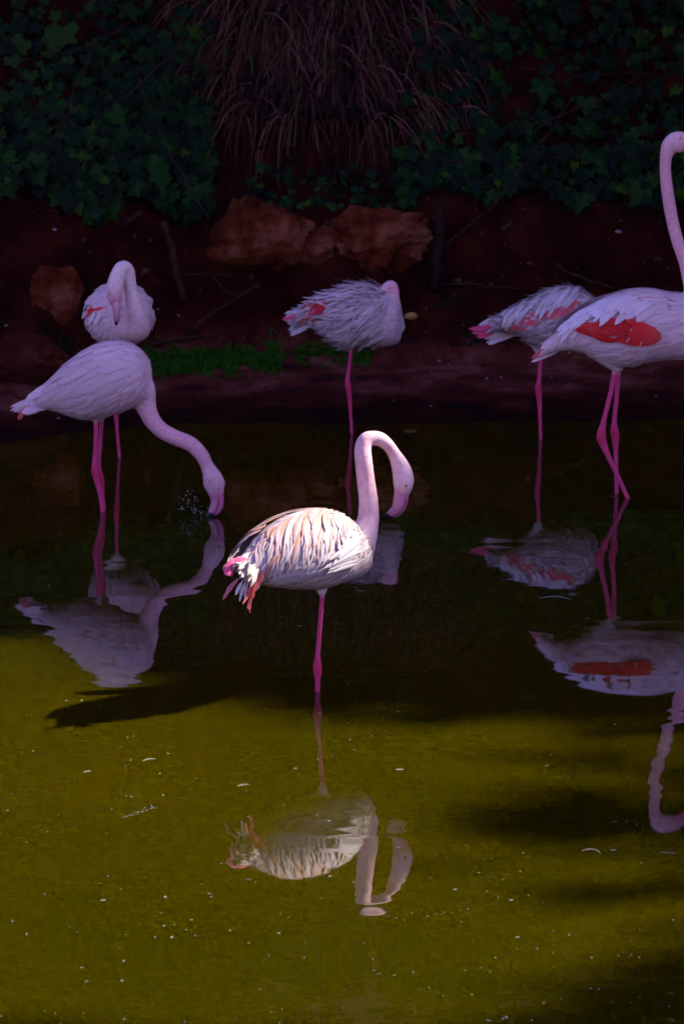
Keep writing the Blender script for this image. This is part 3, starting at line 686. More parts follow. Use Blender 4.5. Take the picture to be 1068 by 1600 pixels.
# --- 1. the sunlit flamingo on one leg
f = Flamingo((496, 1080), math.radians(42), 'sunlit flamingo on one leg, neck arched over with its bill held at its breast', 1); f.g0 = 1080
G = lambda x: 1080 - (x - 500) * 0.26
f.torso([(x, a, b, G(x), w) for x, a, b, w in [(566, 852, 886, 14), (560, 836, 894, 32), (548, 817, 903, 46), (528, 801, 909, 55), (503, 795, 917, 60), (476, 799, 920, 60), (450, 809, 919, 54), (428, 823, 917, 44), (408, 840, 913, 32), (392, 858, 908, 21), (378, 872, 903, 12)]], (0.62, 0.50, 0.50), (0.66, 0.58, 0.59))
NK = (0.76, 0.47, 0.50)
f.tube([(548, 870, 1066, 37), (559, 852, 1064, 29), (569, 832, 1061, 22), (575, 810, 1058, 17.2), (575, 780, 1057, 15), (571, 750, 1056, 14.2), (568, 722, 1056, 13.6), (566.5, 702, 1055, 13.4), (571, 688, 1054, 12.4), (582, 684.5, 1053, 11.6), (595, 687, 1052, 11.2), (607, 697, 1051, 9.8), (615, 709, 1050, 10.2), (622, 722, 1050, 12.8), (628, 738, 1050, 17, .8), (630, 752, 1050, 18.6, .72), (629, 764, 1050, 16.5, .68), (627, 774, 1050, 13.5, .62)],
       [mix(BLUSH, WHITE, 0.3), BLUSH, mix(BLUSH, NK, .5)] + [NK] * 9 + [mix(NK, BLUSH, .4), mix(NK, BLUSH, .7), BLUSH, BLUSH, mix(BLUSH, PINK, .6), BILL], w=0.5, n=24)
f.leg([(497, 880, 1081, 34, .8), (500, 902, 1081, 22), (502, 916, 1080, 12), (503, 926, 1080, 7.0)], [(503.5, 929, 1080, 5.0), (501, 960, 1080, 4.6), (498, 1000, 1080, 4.6), (496, 1025, 1080, 5.2), (495.5, 1040, 1080, 7.0, 'k'), (496, 1051, 1080, 6.8, 'k'), (496, 1062, 1080, 5.4), (496, 1082, 1080, 4.8)])
f.joints.append((P(562, 846, 1063), 0.11)); f.body(); f.eye(634, 759, 0.0065)
f.bill([(627.5, 768, 1050, 14.5, .62), (626, 778, 1050, 14, .6), (624, 788, 1050, 13.4, .58), (619.5, 797, 1050, 11.4, .56), (612, 803, 1050, 8.6, .55), (604, 806.5, 1050, 5.4, .55), (596, 808, 1050, 2.4, .6)], outer=-1.0, tip=0.71)
pl = pool()
def c_small(r, fu, fa):
    k = r.uniform(0.80, 1.0); c = tuple(x * k for x in mix((0.56, 0.48, 0.49), (0.58, 0.38, 0.39), r.random() * 0.7)); return c, c, mix(c, (0.45, 0.32, 0.34), 0.5 * r.random())
f.layer(15, 24, (0.02, 0.93), (0.0, 3.0), (0.034, 0.052), (0.010, 0.018), (0.1, 0.6), (0.0005, 0.003), c_small, pool=pl, m=5)
f.flush('body_plumage', pl)
def along(C, t):
    return crom(C, 101)[int(min(max(t, 0), 1) * 100)]
CA = [(551, 818), (534, 805), (508, 798), (480, 801), (455, 811), (430, 826)]          # along the ridge of the back
CB = [(534, 852), (512, 868), (480, 888), (442, 900), (408, 898), (388, 868)]          # where the long shoulder plumes end
rr = f.r
def plume(t, a, b, w, tier, name='covert_feather'):
    A = along(CA, t); B = along(CB, t); p0 = A * (1 - a) + B * a; p2 = A * (1 - b) + B * b + np.array([rr.gauss(0, 3), rr.gauss(0, 4)])
    mid = (p0 + p2) / 2 + np.array([-4 + rr.gauss(0, 2.5), -4 + rr.gauss(0, 2)])
    k = rr.uniform(0.86, 1.03); c = tuple(x * k for x in mix((0.58, 0.52, 0.545), (0.60, 0.42, 0.41), rr.random() * 0.6)); e = mix(c, (0.55, 0.40, 0.44), rr.random() * 0.7); c0 = c
    if tier < 2 and rr.random() < 0.58:
        e = mix(ORANGE, c, rr.uniform(0.0, 0.35)); c0 = mix(e, c, 0.25)
        if rr.random() < 0.55: c = mix(c, ORANGE, 0.7); w *= 0.75
    if rr.random() < 0.15: c = mix(c, (0.42, 0.34, 0.40), 0.5)
    f.pxf(name, [p0, mid, p2], w, c0, c, e, lift=0.006 + 0.003 * (2 - tier) + 0.004 * rr.random(), tip=rr.uniform(0.15, 0.4), camber=0.16)
for k in range(17): plume(min(1, max(0, (k + rr.random()) / 17)), 0.42, rr.uniform(1.0, 1.22), rr.uniform(11, 16), 2, 'wing_feather')
for k in range(19): plume(min(1, max(0, (k + rr.random()) / 19)), 0.12, rr.uniform(0.72, 1.02), rr.uniform(8, 14), 1)
for k in range(19): plume(min(1, max(0, (k + rr.random()) / 19)), -0.02, rr.uniform(0.38, 0.66), rr.uniform(7, 11), 0)
for k in range(44): t_ = rr.random(); a_ = rr.uniform(0, 0.6); plume(t_, a_, a_ + rr.uniform(0.3, 0.55), rr.uniform(2.2, 4.0), 0)
for k in range(13):                                     # curling flank feathers in front of the thigh
    t = k / 12; x0 = 562 - 8 * t + rr.gauss(0, 3); y0 = 838 + 46 * t; L = rr.uniform(34, 52)
    c = tuple(x * rr.uniform(0.9, 1.03) for x in (0.55, 0.50, 0.505))
    f.pxf('flank_feather', [(x0, y0), (x0 - L * 0.5, y0 + 4 + 10 * (1 - t)), (x0 - L, y0 + 22 + 8 * (1 - t) - 14 * t)], rr.uniform(8, 12), c, c, mix(c, (0.5, 0.42, 0.46), rr.random() * 0.8), lift=0.012 + 0.008 * rr.random(), tip=0.5, camber=0.35)
for k in range(10):
    t = k / 9; x0 = 520 - 70 * t + rr.gauss(0, 4); y0 = 888 + 8 * t + rr.gauss(0, 4); c = tuple(x * rr.uniform(0.92, 1.03) for x in (0.55, 0.50, 0.505))
    f.pxf('flank_feather', [(x0, y0), (x0 - 22, y0 + 8), (x0 - 46, y0 + 12 + rr.gauss(0, 2))], rr.uniform(9, 13), c, c, mix(c, WHITE, 0.5), lift=0.008, tip=0.5)
for k in range(26):                                     # white and cream tail
    t = rr.random(); u = rr.random(); x0, y0 = 414 - 12 * u, 860 + 26 * u + 10 * t; x1, y1 = 370 + 26 * t + rr.gauss(0, 3), 898 + 16 * t + rr.gauss(0, 4) - 14 * (1 - u) * (1 - t)
    f.pxf('tail_feather', [(x0, y0), ((x0 + x1) / 2 - 4, (y0 + y1) / 2 - 4), (x1, y1)], rr.uniform(6, 10), (0.52, 0.48, 0.46), mix((0.54, 0.47, 0.44), (0.60, 0.50, 0.30), 0.7 * rr.random()), mix((0.36, 0.27, 0.24), (0.55, 0.48, 0.36), rr.random()), both=False, free=(1108 - 3 * rr.random(), 1115 + 5 * rr.random()), ragged=0.2, tip=0.45)
for (a, b, c, w, col, g) in [((388, 873), (372, 874), (355, 881), 8, HOT, 1119), ((360, 878), (354, 888), (358, 900), 11, HOT, 1120), ((368, 880), (360, 890), (362, 901), 10, (0.62, 0.06, 0.20), 1113), ((372, 874), (362, 877), (353, 886), 8, HOT, 1120),
                       ((372, 904), (360, 918), (348, 937), 7, (0.60, 0.14, 0.17), 1112), ((366, 908), (358, 920), (352, 930), 6, (0.66, 0.22, 0.22), 1112), ((411, 890), (401, 910), (391, 928), 13, CORAL, 1115), ((406, 897), (396, 916), (386, 934), 9, (0.72, 0.06, 0.04), 1116), ((397, 918), (391, 938), (390, 958), 4, CORAL, 1116), ((392, 922), (385, 934), (379, 944), 4, CORAL, 1116), ((394, 925), (388, 944), (388, 952), 3, RED, 1116), ((401, 908), (396, 922), (393, 938), 6, (0.72, 0.06, 0.04), 1117),
                       ((384, 908), (378, 924), (374, 940), 5, WHITE, 1112), ((380, 906), (372, 920), (368, 930), 5, WHITE, 1112), ((388, 908), (384, 922), (382, 936), 4, BLUSH, 1112)]:
    f.pxf('tail_feather', [a, b, c], w, mix(col, WHITE, 0.08), col, mix(col, WHITE, 0.2), both=False, free=(g - 3, g), ragged=0.5, tip=0.45)

# --- 2. the feeding flamingo
f = Flamingo((161, 800), math.radians(-8), 'pale flamingo bending down with its bill dipped in the water', 2); f.g0 = 800
G = lambda x: 798 + (x - 150) * 0.05
f.torso([(x, a, b, G(x), w) for x, a, b, w in [(236, 588, 614, 12), (231, 566, 622, 30), (220, 549, 630, 42), (202, 538, 638, 50), (180, 534, 646, 54), (158, 537, 652, 54), (136, 546, 655, 50), (114, 561, 650, 42), (94, 579, 643, 31), (76, 598, 639, 21), (58, 613, 638, 12), (44, 624, 640, 7)]], (0.82, 0.58, 0.63), (0.80, 0.55, 0.58))
f.tube([(206, 598, 800, 34, .9), (220, 612, 801, 25), (227, 632, 801, 17.5), (237, 655, 802, 13.6), (252, 672, 803, 12.4), (273, 683.5, 804, 12.2), (298, 694, 805, 12), (315, 711, 806, 11), (324, 729, 806, 10.6), (331, 744, 807, 15, .85), (334.5, 756, 807, 17, .75), (337, 768, 807, 13.5, .7), (338.5, 777, 807, 10.5, .65)],
       [BLUSH, BLUSH, mix(BLUSH, PINK, .5)] + [PINK] * 6 + [mix(PINK, BLUSH, .5)] * 2 + [PINK, BILL], w=0.5, n=24)
f.leg([(146, 630, 799, 30), (150, 648, 799, 12), (150, 656, 799, 6)], [(150, 658, 799, 4.6), (150, 690, 799, 4.4), (148, 722, 799, 4.8), (149, 735, 799, 6.6, 'k'), (152, 748, 799, 6, 'k'), (156, 770, 800, 4.4), (161, 802, 800, 4.0)])
f.leg([(158, 630, 795, 26), (158, 646, 795, 11), (159, 652, 795, 6)], [(159, 655, 795, 4.4), (157, 690, 795, 4.2), (154, 728, 796, 4.8), (156, 744, 796, 6.2, 'k'), (158, 752, 796, 5.6, 'k'), (160, 772, 796, 4.2), (163, 797, 796, 3.8)])
f.joints.append((P(222, 618, 801), 0.11)); f.body(); f.eye(341, 764, 0.0055)
f.bill([(338, 772, 807, 11.5, .62), (339.5, 781, 807, 10.2, .6), (338.5, 790, 807, 10, .58), (334.5, 798, 807, 8.6, .56), (328, 804, 807, 5.6, .55), (321, 808, 807, 2.4, .6)], outer=-1.0, tip=0.70)
pl = pool()
def c_left(r, fu, fa):
    k = r.uniform(0.9, 1.04); c = tuple(x * k for x in mix(BWHITE, BLUSH, r.random() * 0.8)); return c, c, mix(c, (0.66, 0.48, 0.50), r.random() * 0.4)
f.layer(14, 20, (0.02, 0.96), (0.0, 2.9), (0.05, 0.075), (0.018, 0.030), (0.05, 0.4), (0.001, 0.005), c_left, pool=pl, m=5)
f.flush('body_plumage', pl)
f.layer(7, 6, (0.10, 0.70), (0.1, 1.5), (0.10, 0.16), (0.022, 0.034), (0.25, 0.75), (0.004, 0.007), c_left, curl=0.6)
f.layer(3, 5, (0.66, 0.92), (0.2, 1.5), (0.12, 0.17), (0.016, 0.026), (0.05, 0.3), (0.004, 0.006), c_left, name='wing_feather')
for k in range(16):
    t = f.r.random(); f.pxf('tail_feather', [(92, 596 + 34 * t), (62, 613 + 24 * t - 3 * (1 - t)), (31 + 16 * (1 - t) * f.r.random() + 6 * f.r.random(), 620 + 28 * t)], f.r.uniform(10, 15), BWHITE, mix(BWHITE, BLUSH, f.r.random()), WHITE, both=False, free=(790 + f.r.random() * 9, 790 + f.r.random() * 9), ragged=0.2, tip=0.6)
f.pxf('tail_feather', [(46, 634), (36, 644), (29, 656)], 8, mix(RED, WHITE, .3), (0.6, 0.1, 0.08), CORAL, both=False, free=(797, 796))

# --- 3. the preening flamingo facing the viewer
f = Flamingo((187, 715), math.radians(-72), 'white flamingo facing out of the bank, preening with its bill on its breast', 3); f.g0 = 715
f.torso([(196, 492, 520, 727, 14), (194, 474, 532, 725, 32), (191, 458, 540, 722, 45), (188, 447, 543, 717, 52), (186, 442, 540, 711, 53), (184, 444, 532, 705, 48), (180, 450, 520, 699, 38), (176, 460, 508, 694, 26), (172, 468, 498, 690, 16), (170, 474, 492, 687, 9)], (0.82, 0.62, 0.66), (0.82, 0.60, 0.62))
f.tube([(208, 508, 722, 26), (214, 512, 727, 22), (214, 496, 729, 17), (209, 476, 730, 12.5), (205, 456, 730, 10.5), (202, 438, 730, 10.5), (199, 424, 730, 11.5), (193, 418, 731, 11.5), (187, 424, 732, 11.5), (182, 438, 733, 12.5), (179.5, 452, 734, 13.2), (179.5, 464, 734, 11.5), (181, 474, 734, 9)],
       [WHITE, BLUSH, BLUSH] + [mix(BLUSH, WHITE, .4)] * 7 + [BLUSH, mix(BLUSH, PINK, .7), BILL], w=0.5, n=24)
f.leg([(180, 520, 712, 30), (178, 540, 713, 18), (179, 556, 714, 8)], [(179, 560, 714, 3.6), (179.5, 600, 714, 3.4), (180, 628, 715, 4.6, 'k'), (181, 640, 715, 4.4, 'k'), (183, 670, 715, 3.2), (187, 717, 715, 3.0)])
f.joints.append((P(212, 505, 726), 0.1)); f.body(); f.eye(172, 459, 0.0055, False)
f.bill([(181, 470, 734, 9, .8), (182, 480, 735, 8, .8), (182.5, 490, 735, 7.4, .8), (182.5, 499, 734.5, 5.6, .8), (181.5, 507, 733, 2.4, .8)], outer=1.0, tip=0.7)
pl = pool(); f.layer(13, 20, (0.03, 0.96), (0.0, 2.9), (0.05, 0.075), (0.018, 0.028), (0.05, 0.4), (0.001, 0.006), softwhite, pool=pl, m=5); f.flush('body_plumage', pl)
f.layer(6, 6, (0.22, 0.85), (0.25, 1.75), (0.10, 0.16), (0.022, 0.032), (0.1, 0.6), (0.005, 0.012), softwhite, curl=0.4)
for a, b, c in [((168, 480), (152, 484), (138, 486)), ((150, 482), (143, 488), (137, 496)), ((146, 478), (141, 486), (139, 493))]:
    f.pxf('wing_feather', [a, b, c], 5, RED, RED, CORAL, both=False, lift=0.011, ragged=0.8)
for a, b, c in [((140, 462), (133, 476), (129, 497)), ((145, 460), (137, 478), (132, 500)), ((150, 486), (148, 496), (143, 506)), ((160, 488), (155, 498), (151, 506)), ((142, 466), (136, 482), (134, 498))]:
    f.pxf('wing_feather', [a, b, c], 8, WHITE, WHITE, BLUSH, both=False, lift=0.02)

# --- 4. the sleeping flamingo with ruffled plumage
f = Flamingo((549, 677), math.radians(-6), 'ruffled flamingo asleep on one leg with its head tucked into its back', 4); f.g0 = 677
G = lambda x: 677 + (x - 560) * 0.03
f.torso([(x, a, b, G(x), w) for x, a, b, w in [(627, 488, 526, 14), (623, 472, 533, 30), (612, 461, 538, 39), (598, 452, 540, 44), (580, 446, 538, 47), (560, 446, 541, 47), (540, 450, 544, 45), (522, 456, 537, 38), (506, 463, 524, 28), (492, 470, 512, 19), (478, 478, 508, 12), (464, 486, 510, 8)]], (0.62, 0.54, 0.54), (0.76, 0.67, 0.67))
f.tube([(606, 505, 678, 30), (613, 486, 679, 16), (615, 468, 679, 10), (614, 452, 679, 8.6), (611, 446, 679, 8.2), (604, 449, 679, 8), (597, 460, 679, 9), (588, 472, 678, 10), (580, 478, 676, 8)], [BLUSH, BLUSH, mix(BLUSH, PINK, .4), PINK, PINK, PINK, BLUSH, BLUSH, BLUSH], w=0.5)
f.leg([(548, 520, 677, 26), (548, 536, 677, 12), (548, 544, 677, 6)], [(548, 546, 677, 3.8), (545, 575, 677, 3.4), (542.5, 592, 677, 4.2), (543.5, 602, 677, 5, 'k'), (545, 612, 677, 4.4, 'k'), (547, 640, 677, 3.2), (549.5, 679, 677, 3.0)])
f.joints.append((P(612, 492, 678), 0.12)); f.body()
pl = pool()
def c_ruf(r, fu, fa):
    k = r.uniform(0.75, 1.04); c = tuple(x * k for x in mix((0.82, 0.66, 0.70), (0.55, 0.42, 0.44), r.random() * 0.6)); return mix(c, GREY, r.random() * 0.8), c, mix(c, GREY, 0.7 * r.random() ** 2)
f.layer(5, 18, (0.03, 0.22), (0.3, 2.9), (0.04, 0.06), (0.014, 0.022), (0.05, 0.4), (0.001, 0.004), softwhite, pool=pl, m=5); f.layer(10, 18, (0.22, 0.95), (0.0, 2.9), (0.05, 0.08), (0.014, 0.022), (0.05, 0.5), (0.001, 0.009), c_ruf, pool=pl, m=5, rough=0.12); f.flush('body_plumage', pl)
f.layer(8, 9, (0.20, 0.70), (0.0, 1.35), (0.10, 0.16), (0.009, 0.016), (0.5, 1.1), (0.006, 0.016), c_ruf, rough=0.22, curl=0.9, tip=0.4)
f.layer(4, 4, (0.22, 0.6), (1.3, 2.1), (0.10, 0.15), (0.016, 0.024), (0.0, 0.35), (0.005, 0.012), softwhite, rough=0.10, tip=0.5, name='flank_feather')
for k in range(16):
    x = f.r.uniform(486, 518); y = f.r.uniform(468, 486); L = f.r.uniform(10, 20)
    f.pxf('wing_feather', [(x, y), (x - L * 0.5, y + L * 0.45), (x - L * 0.85, y + L)], f.r.uniform(3.5, 6.5), RED, mix(RED, HOT, f.r.random() * 0.5), mix(RED, GREY, 0.4), lift=0.026 + 0.02 * f.r.random(), tip=0.4, both=k % 2 == 0)
for k in range(9):
    t = k / 8; f.pxf('tail_feather', [(490, 474 + 30 * t), (468, 484 + 32 * t), (442 + 10 * t + 5 * f.r.random(), 490 + 34 * t)], 8, mix(WHITE, GREY, 0.3 * f.r.random()), mix(WHITE, GREY, .45 * f.r.random()), BLUSH, both=False, free=(672 + 6 * f.r.random(), 671 + 6 * f.r.random()), ragged=0.3, tip=0.5)
f.pxf('tail_feather', [(462, 493), (452, 497), (441, 499)], 7, HOT, HOT, CORAL, both=False, free=(677, 677))

# --- 5. the preening flamingo behind the tall one
f = Flamingo((843, 688), math.radians(12), 'flamingo with drooping pink wing preening behind the tall-necked flamingo', 5); f.g0 = 688
G = lambda x: 688 - (x - 850) * 0.05
f.torso([(x, a, b, G(x), w) for x, a, b, w in [(936, 484, 520, 12), (928, 468, 532, 30), (912, 455, 540, 42), (892, 449, 545, 48), (868, 450, 547, 48), (846, 459, 546, 42), (826, 470, 536, 34), (808, 480, 522, 24), (790, 490, 514, 15), (772, 498, 514, 9)]], (0.68, 0.58, 0.56), (0.72, 0.56, 0.56))
f.tube([(906, 508, 688, 30), (918, 496, 686, 18), (925, 484, 686, 11), (921, 473, 686, 8.5), (911, 470, 688, 8), (900, 474, 691, 8), (890, 484, 693, 8)], [(0.68, 0.58, 0.57)] * 7, w=0.5)
f.leg([(843, 525, 688, 26), (843, 544, 688, 12), (844, 554, 688, 6)], [(844, 556, 688, 4), (842, 590, 688, 3.8), (840, 605, 688, 5, 'k'), (841, 616, 688, 5, 'k'), (842.5, 640, 688, 3.6), (844, 690, 688, 3.2)])
f.joints.append((P(920, 492, 687), 0.12)); f.body()
pl = pool(); f.layer(12, 18, (0.03, 0.95), (0.0, 2.9), (0.05, 0.08), (0.014, 0.024), (0.05, 0.5), (0.001, 0.008), c_ruf, pool=pl, m=5, rough=0.1); f.flush('body_plumage', pl)
for a, b, c, w in [((898, 468), (876, 478), (850, 497), 26), ((905, 470), (892, 482), (872, 492), 16), ((852, 486), (830, 500), (800, 512), 20), ((826, 490), (806, 502), (786, 512), 18)]:
    f.pxf('wing_feather', [a, b, c], w, CORAL, mix(CORAL, HOT, .4), mix(CORAL, WHITE, .2), lift=0.016)
r5 = random.Random(55)
for k in range(46):
    t = r5.random(); x = 798 + 108 * t; y = 476 - 26 * t + r5.uniform(-4, 14); L = r5.uniform(14, 34); c = mix((0.80, 0.68, 0.72), GREY, .35 * r5.random())
    f.pxf('covert_feather', [(x, y), (x - L * 0.4, y + L * 0.45), (x - L * 0.7 - 6 * r5.random(), y + L)], r5.uniform(4.5, 8), c, mix(c, WHITE, 0.4), mix(c, GREY, .3 * r5.random()), lift=0.020 + 0.012 * r5.random(), tip=0.4, both=k % 2 == 0)
for k in range(12):
    t = k / 11; f.pxf('tail_feather', [(812, 478 + 40 * t), (784, 492 + 36 * t), (742 + 18 * t + 8 * r5.random(), 508 + 30 * t)], 9, mix(WHITE, CORAL, .3 * r5.random()), mix(WHITE, GREY, .3 * r5.random()), BLUSH, both=False, free=(686 + 4 * r5.random(), 686 + 5 * r5.random()), ragged=0.3, tip=0.5)
for a, b, c in [((778, 506), (756, 512), (732, 514)), ((776, 512), (756, 518), (736, 520)), ((774, 516), (758, 523), (744, 526))]:
    f.pxf('tail_feather', [a, b, c], 9, HOT, HOT, CORAL, both=False, free=(690, 691), tip=0.5)

# --- 6. the tall flamingo
f = Flamingo((966, 774), math.radians(3), 'tall flamingo standing with upright neck and bright red folded wing', 6); f.g0 = 774
G = lambda x: 774 - (x - 970) * 0.03
f.torso([(x, a, b, G(x), w) for x, a, b, w in [(1122, 492, 528, 14), (1112, 474, 545, 36), (1094, 464, 556, 50), (1070, 461, 561, 58), (1044, 458, 560, 62), (1014, 453, 563, 62), (986, 454, 571, 58), (958, 461, 572, 52), (932, 472, 562, 43), (908, 487, 550, 32), (886, 504, 546, 21), (866, 522, 548, 12), (850, 536, 553, 7)]], (0.82, 0.60, 0.66), (0.80, 0.58, 0.62))
f.tube([(1092, 505, 771, 42), (1094, 482, 770, 32), (1089, 460, 769, 22), (1080, 437, 768, 15.5), (1071, 410, 767, 11.5), (1058, 378, 766, 9.6), (1049, 342, 765, 9.6), (1042.5, 304, 765, 9.6), (1038.5, 268, 765, 8.8), (1039.5, 246, 765, 9.4), (1045, 230, 765, 13.5, .85), (1055, 223, 765, 16.8, .75), (1068, 222, 765, 15, .7), (1079, 226, 765, 11.5, .65)],
       [WHITE, BLUSH, BLUSH] + [PINK] * 7 + [mix(PINK, BLUSH, .6)] * 2 + [PINK, BILL], w=0.5, n=24)
f.leg([(952, 545, 776, 34), (958, 566, 776, 18), (960, 576, 776, 8)], [(960, 580, 776, 5.2), (953, 615, 776, 4.8), (943, 655, 777, 4.8), (938.5, 680, 777, 7.6, 'k'), (941, 692, 777, 6.8, 'k'), (951, 716, 778, 4.8), (966, 748, 778, 4.4), (980, 779, 778, 4.2)])
f.leg([(968, 545, 770, 30), (966, 566, 770, 15), (965, 576, 770, 7.5)], [(965, 580, 770, 5.0), (963, 615, 770, 4.6), (959, 655, 770, 4.6), (959, 672, 770, 6.6, 'k'), (960.5, 682, 770, 6.6, 'k'), (961, 705, 770, 4.6), (962, 740, 770, 4.2), (962.5, 771, 770, 4.0)])
f.joints.append((P(1090, 470, 769), 0.13)); f.body(); f.eye(1062, 216, 0.0055)
f.bill([(1073, 223, 765, 13.5, .62), (1083, 227, 765, 12, .6), (1092, 234, 765, 11, .58), (1098, 244, 765, 9, .56), (1099, 254, 765, 6, .55), (1096, 263, 765, 2.4, .6)], outer=1.0, tip=0.72)
pl = pool(); f.layer(14, 22, (0.03, 0.96), (0.0, 2.9), (0.05, 0.08), (0.018, 0.028), (0.05, 0.35), (0.001, 0.006), softwhite, pool=pl, m=5); f.flush('body_plumage', pl)
f.layer(5, 6, (0.12, 0.55), (0.15, 1.1), (0.12, 0.18), (0.020, 0.030), (0.25, 0.55), (0.004, 0.009), softwhite, curl=0.3)
LX = [880, 905, 945, 985, 1010, 1028]; LC = [513, 514, 517, 518, 522, 525]; LH = [1, 3, 14, 19, 13, 2]
def lens(x, v): return float(np.interp(x, LX, LC)) + v * float(np.interp(x, LX, LH))
for k in range(54):                                    # the folded red wing: many short overlapping coverts
    v = f.r.uniform(-0.95, 0.95); x = 922 + 105 * f.r.random() ** 0.8; L = f.r.uniform(24, 44); c = mix(RED, CORAL, max(0, f.r.gauss(0.1, 0.2)) + 0.35 * sstep(1000, 1028, x)); c = mix(c, (0.35, 0.004, 0.012), 0.5 * f.r.random() ** 2)
    f.pxf('wing_feather', [(x, lens(x, v)), (x - L * 0.5, lens(x - L * 0.5, v)), (x - L, lens(x - L, v))], f.r.uniform(7, 11), c, c, mix(c, (0.32, 0.004, 0.012), f.r.random() * 0.7), lift=0.016 + 0.009 * f.r.random(), tip=0.5, both=k % 2 == 0)
for v in (-0.85, -0.6, -0.35, -0.1, 0.15, 0.4, 0.65, 0.9):
    f.pxf('wing_feather', [(1031, lens(1027, v)), (1012, lens(1012, v)), (984, lens(984, v))], 10, mix(RED, CORAL, 0.45), RED, mix(RED, CORAL, 0.3), lift=0.027, tip=0.5)
for x, y in [(992, 508), (1006, 528), (986, 524)]:
    f.pxf('wing_feather', [(x, y), (x - 5, y + 4), (x - 9, y + 9)], 1.6, BLUSH, BLUSH, CORAL, lift=0.034, both=False, tip=0.3)
r6 = random.Random(66)
for k in range(34):
    t = (k + r6.random()) / 34; x0 = 916 + 104 * t; y0 = 490 - 24 * math.sin(t * 2.6) + r6.uniform(-2, 12); L = r6.uniform(38, 56) * (1 - 0.35 * t)
    c = mix((0.86, 0.78, 0.88), (0.82, 0.60, 0.64), min(1, 0.7 * r6.random() ** 2 + 0.8 * max(0, t - 0.5))); f.pxf('covert_feather', [(x0, y0), (x0 - L * 0.55, y0 + L * 0.30), (x0 - L, y0 + L * (0.62 + 0.2 * r6.random()))], r6.uniform(9, 15), c, c, mix(c, (0.7, 0.5, 0.55), r6.random() * 0.4), lift=0.026 + 0.008 * r6.random(), tip=0.4, both=k % 2 == 0)
for x0, y0, x1, y1 in [(915, 490, 880, 520), (908, 496, 884, 532), (922, 486, 888, 512), (900, 500, 876, 530), (893, 508, 868, 534), (918, 494, 892, 530)]:
    f.pxf('covert_feather', [(x0, y0), ((x0 + x1) / 2, (y0 + y1) / 2 - 2), (x1, y1)], 11, BLUSH, BLUSH, WHITE, lift=0.016, tip=0.5)
for a, b, c, w, cl in [((882, 520), (856, 540), (830, 560), 8, RED), ((878, 526), (856, 544), (834, 562), 7, CORAL), ((876, 532), (854, 550), (830, 566), 9, WHITE), ((884, 534), (862, 548), (838, 560), 10, BLUSH), ((890, 516), (866, 534), (842, 550), 7, CORAL), ((880, 542), (858, 552), (836, 562), 9, WHITE)]:
    f.pxf('tail_feather', [a, b, c], w, cl, mix(cl, HOT, .2) if cl in (RED, CORAL) else cl, BLUSH, both=False, free=(776, 777), tip=0.5)

# ------------------------------------------------------------------ floating fluff, feathers and splash on the water
rf = random.Random(31); mb = MB()
def fleck(x, y, s, el=1.0, ang=0.0, h=0.003):
    p = P(x, y, y); n = rf.choice((5, 6, 7)); vs_ = [p + Vector((0, 0, h))]; ca, sa = math.cos(ang), math.sin(ang)
    for k in range(n):
        a = 6.283 * k / n; r_ = s * rf.uniform(0.6, 1.2); u, w = r_ * math.cos(a) * el, r_ * math.sin(a); vs_.append(p + Vector((u * ca - w * sa, u * sa + w * ca, 0.001)))
    g = rf.uniform(0.04, 0.2); mb.add(vs_, [(0, k + 1, (k + 1) % n + 1) for k in range(n)], [(g, g, g * 0.95)] * (n + 1))
for k in range(420):
    x = rf.uniform(-30, 1100); y = 700 + 900 * rf.random() ** 0.6
    if fbm(x * 0.006, y * 0.012) < -0.15: continue
    fleck(x, y, 0.0020 * math.exp(rf.gauss(0, 0.45)), rf.choice((1, 1, 1.6, 2.5)), rf.uniform(-0.6, 0.6))
for x, y in [(70, 1398), (35, 1176), (52, 1174), (197, 1244), (475, 1497), (242, 1465), (268, 1465), (193, 1502), (135, 1534), (190, 1533), (790, 1590), (785, 1592), (923, 1497), (645, 991), (302, 1038), (76, 915), (600, 1107), (935, 1546), (922, 1545), (848, 1568), (830, 1595), (345, 1350), (258, 1402), (42, 1460), (880, 840)]:
    fleck(x, y, rf.uniform(0.0025, 0.0045), rf.uniform(1, 1.6), rf.uniform(-0.5, 0.5), 0.005)
for k in range(22):
    t = k / 21; fleck(194 + 52 * t + rf.gauss(0, 1), 1277 - 16 * t + rf.gauss(0, 1), 0.0017, 2.0, 0.8)
    if k % 2: fleck(600 + 130 * t, 1440 + rf.gauss(0, 6) - 18 * t, 0.0018, 1.5, 0)
tag(mb.build('floating_fluff', M['speck'], None), 'scattered white specks of down floating on the pond', 'floating down', kind='stuff')
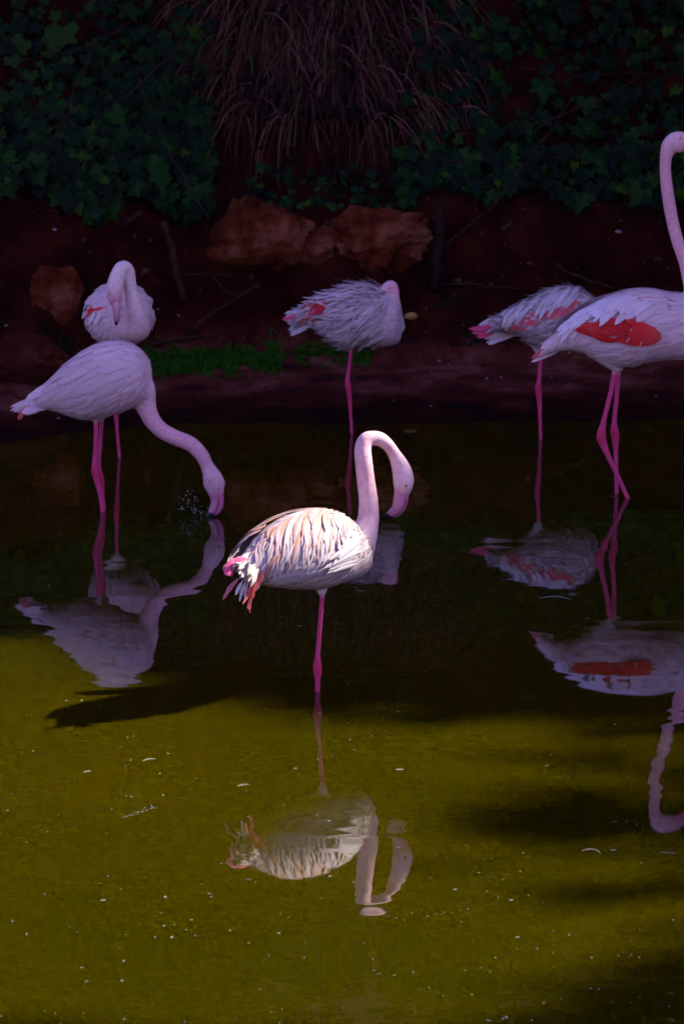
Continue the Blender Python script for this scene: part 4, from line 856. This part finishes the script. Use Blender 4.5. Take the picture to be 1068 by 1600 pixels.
def float_feather(pts, w, label):
    Q = crom(pts, 9); m = MB()
    for i, (x, y) in enumerate(Q):
        p = P(x, y, y); d = P(*Q[min(i + 1, 8)], Q[min(i + 1, 8)][1]) - P(*Q[max(i - 1, 0)], Q[max(i - 1, 0)][1]); s_ = d.cross(Vector((0, 0, 1))).normalized(); k = w * math.sin(math.pi * (0.1 + 0.85 * i / 8))
        lift = 0.002 * math.sin(math.pi * i / 8)
        m.v += [p - s_ * k + Vector((0, 0, 0.001)), p + Vector((0, 0, 0.0015 + lift * 0.4)), p + s_ * k + Vector((0, 0, 0.001))]; m.c += [(0.30, 0.285, 0.27)] * 3
        if i:
            b = 3 * i; m.f += [(b - 3, b - 2, b + 1, b), (b - 2, b - 1, b + 2, b + 1)]
    tag(m.build('floating_feather', M['speck']), label, 'feather', 'white feathers adrift on the pond')
float_feather([(908, 1330), (918, 1327), (930, 1328), (938, 1334)], 0.0026, 'curled white feather floating on the olive water')
float_feather([(223, 1189), (233, 1186), (243, 1186)], 0.0014, 'short white feather floating left of the sunlit flamingo')
float_feather([(370, 1229), (380, 1226), (390, 1226)], 0.0012, 'thin white feather floating beside the leg reflection')
float_feather([(840, 935), (868, 932), (892, 937)], 0.004, 'bluish white feather floating in the dark shaded water')
float_feather([(130, 1207), (138, 1205), (143, 1205)], 0.0010, 'tiny white quill floating near the shadow edge')
mb = MB(); base = (312, 806)
for k in range(70):
    t = rf.random(); x = 316 - 34 * t + rf.gauss(0, 5); y = 802 - 36 * math.sin(t * 2.4) * rf.random() + rf.gauss(0, 2)
    p = P(x, min(y, 806), 806 + rf.uniform(-3, 3)); r_ = rf.uniform(0.0012, 0.0034)
    o6 = [Vector(v) * r_ for v in ((1, 0, 0), (-1, 0, 0), (0, 1, 0), (0, -1, 0), (0, 0, 1.3), (0, 0, -1.3))]
    mb.add([p + v for v in o6], [(0, 2, 4), (2, 1, 4), (1, 3, 4), (3, 0, 4), (2, 0, 5), (1, 2, 5), (3, 1, 5), (0, 3, 5)])
tag(mb.build('splash_drops', M['drop'], None), 'spray of water drops beside the feeding flamingo bill', 'water drops', kind='stuff')
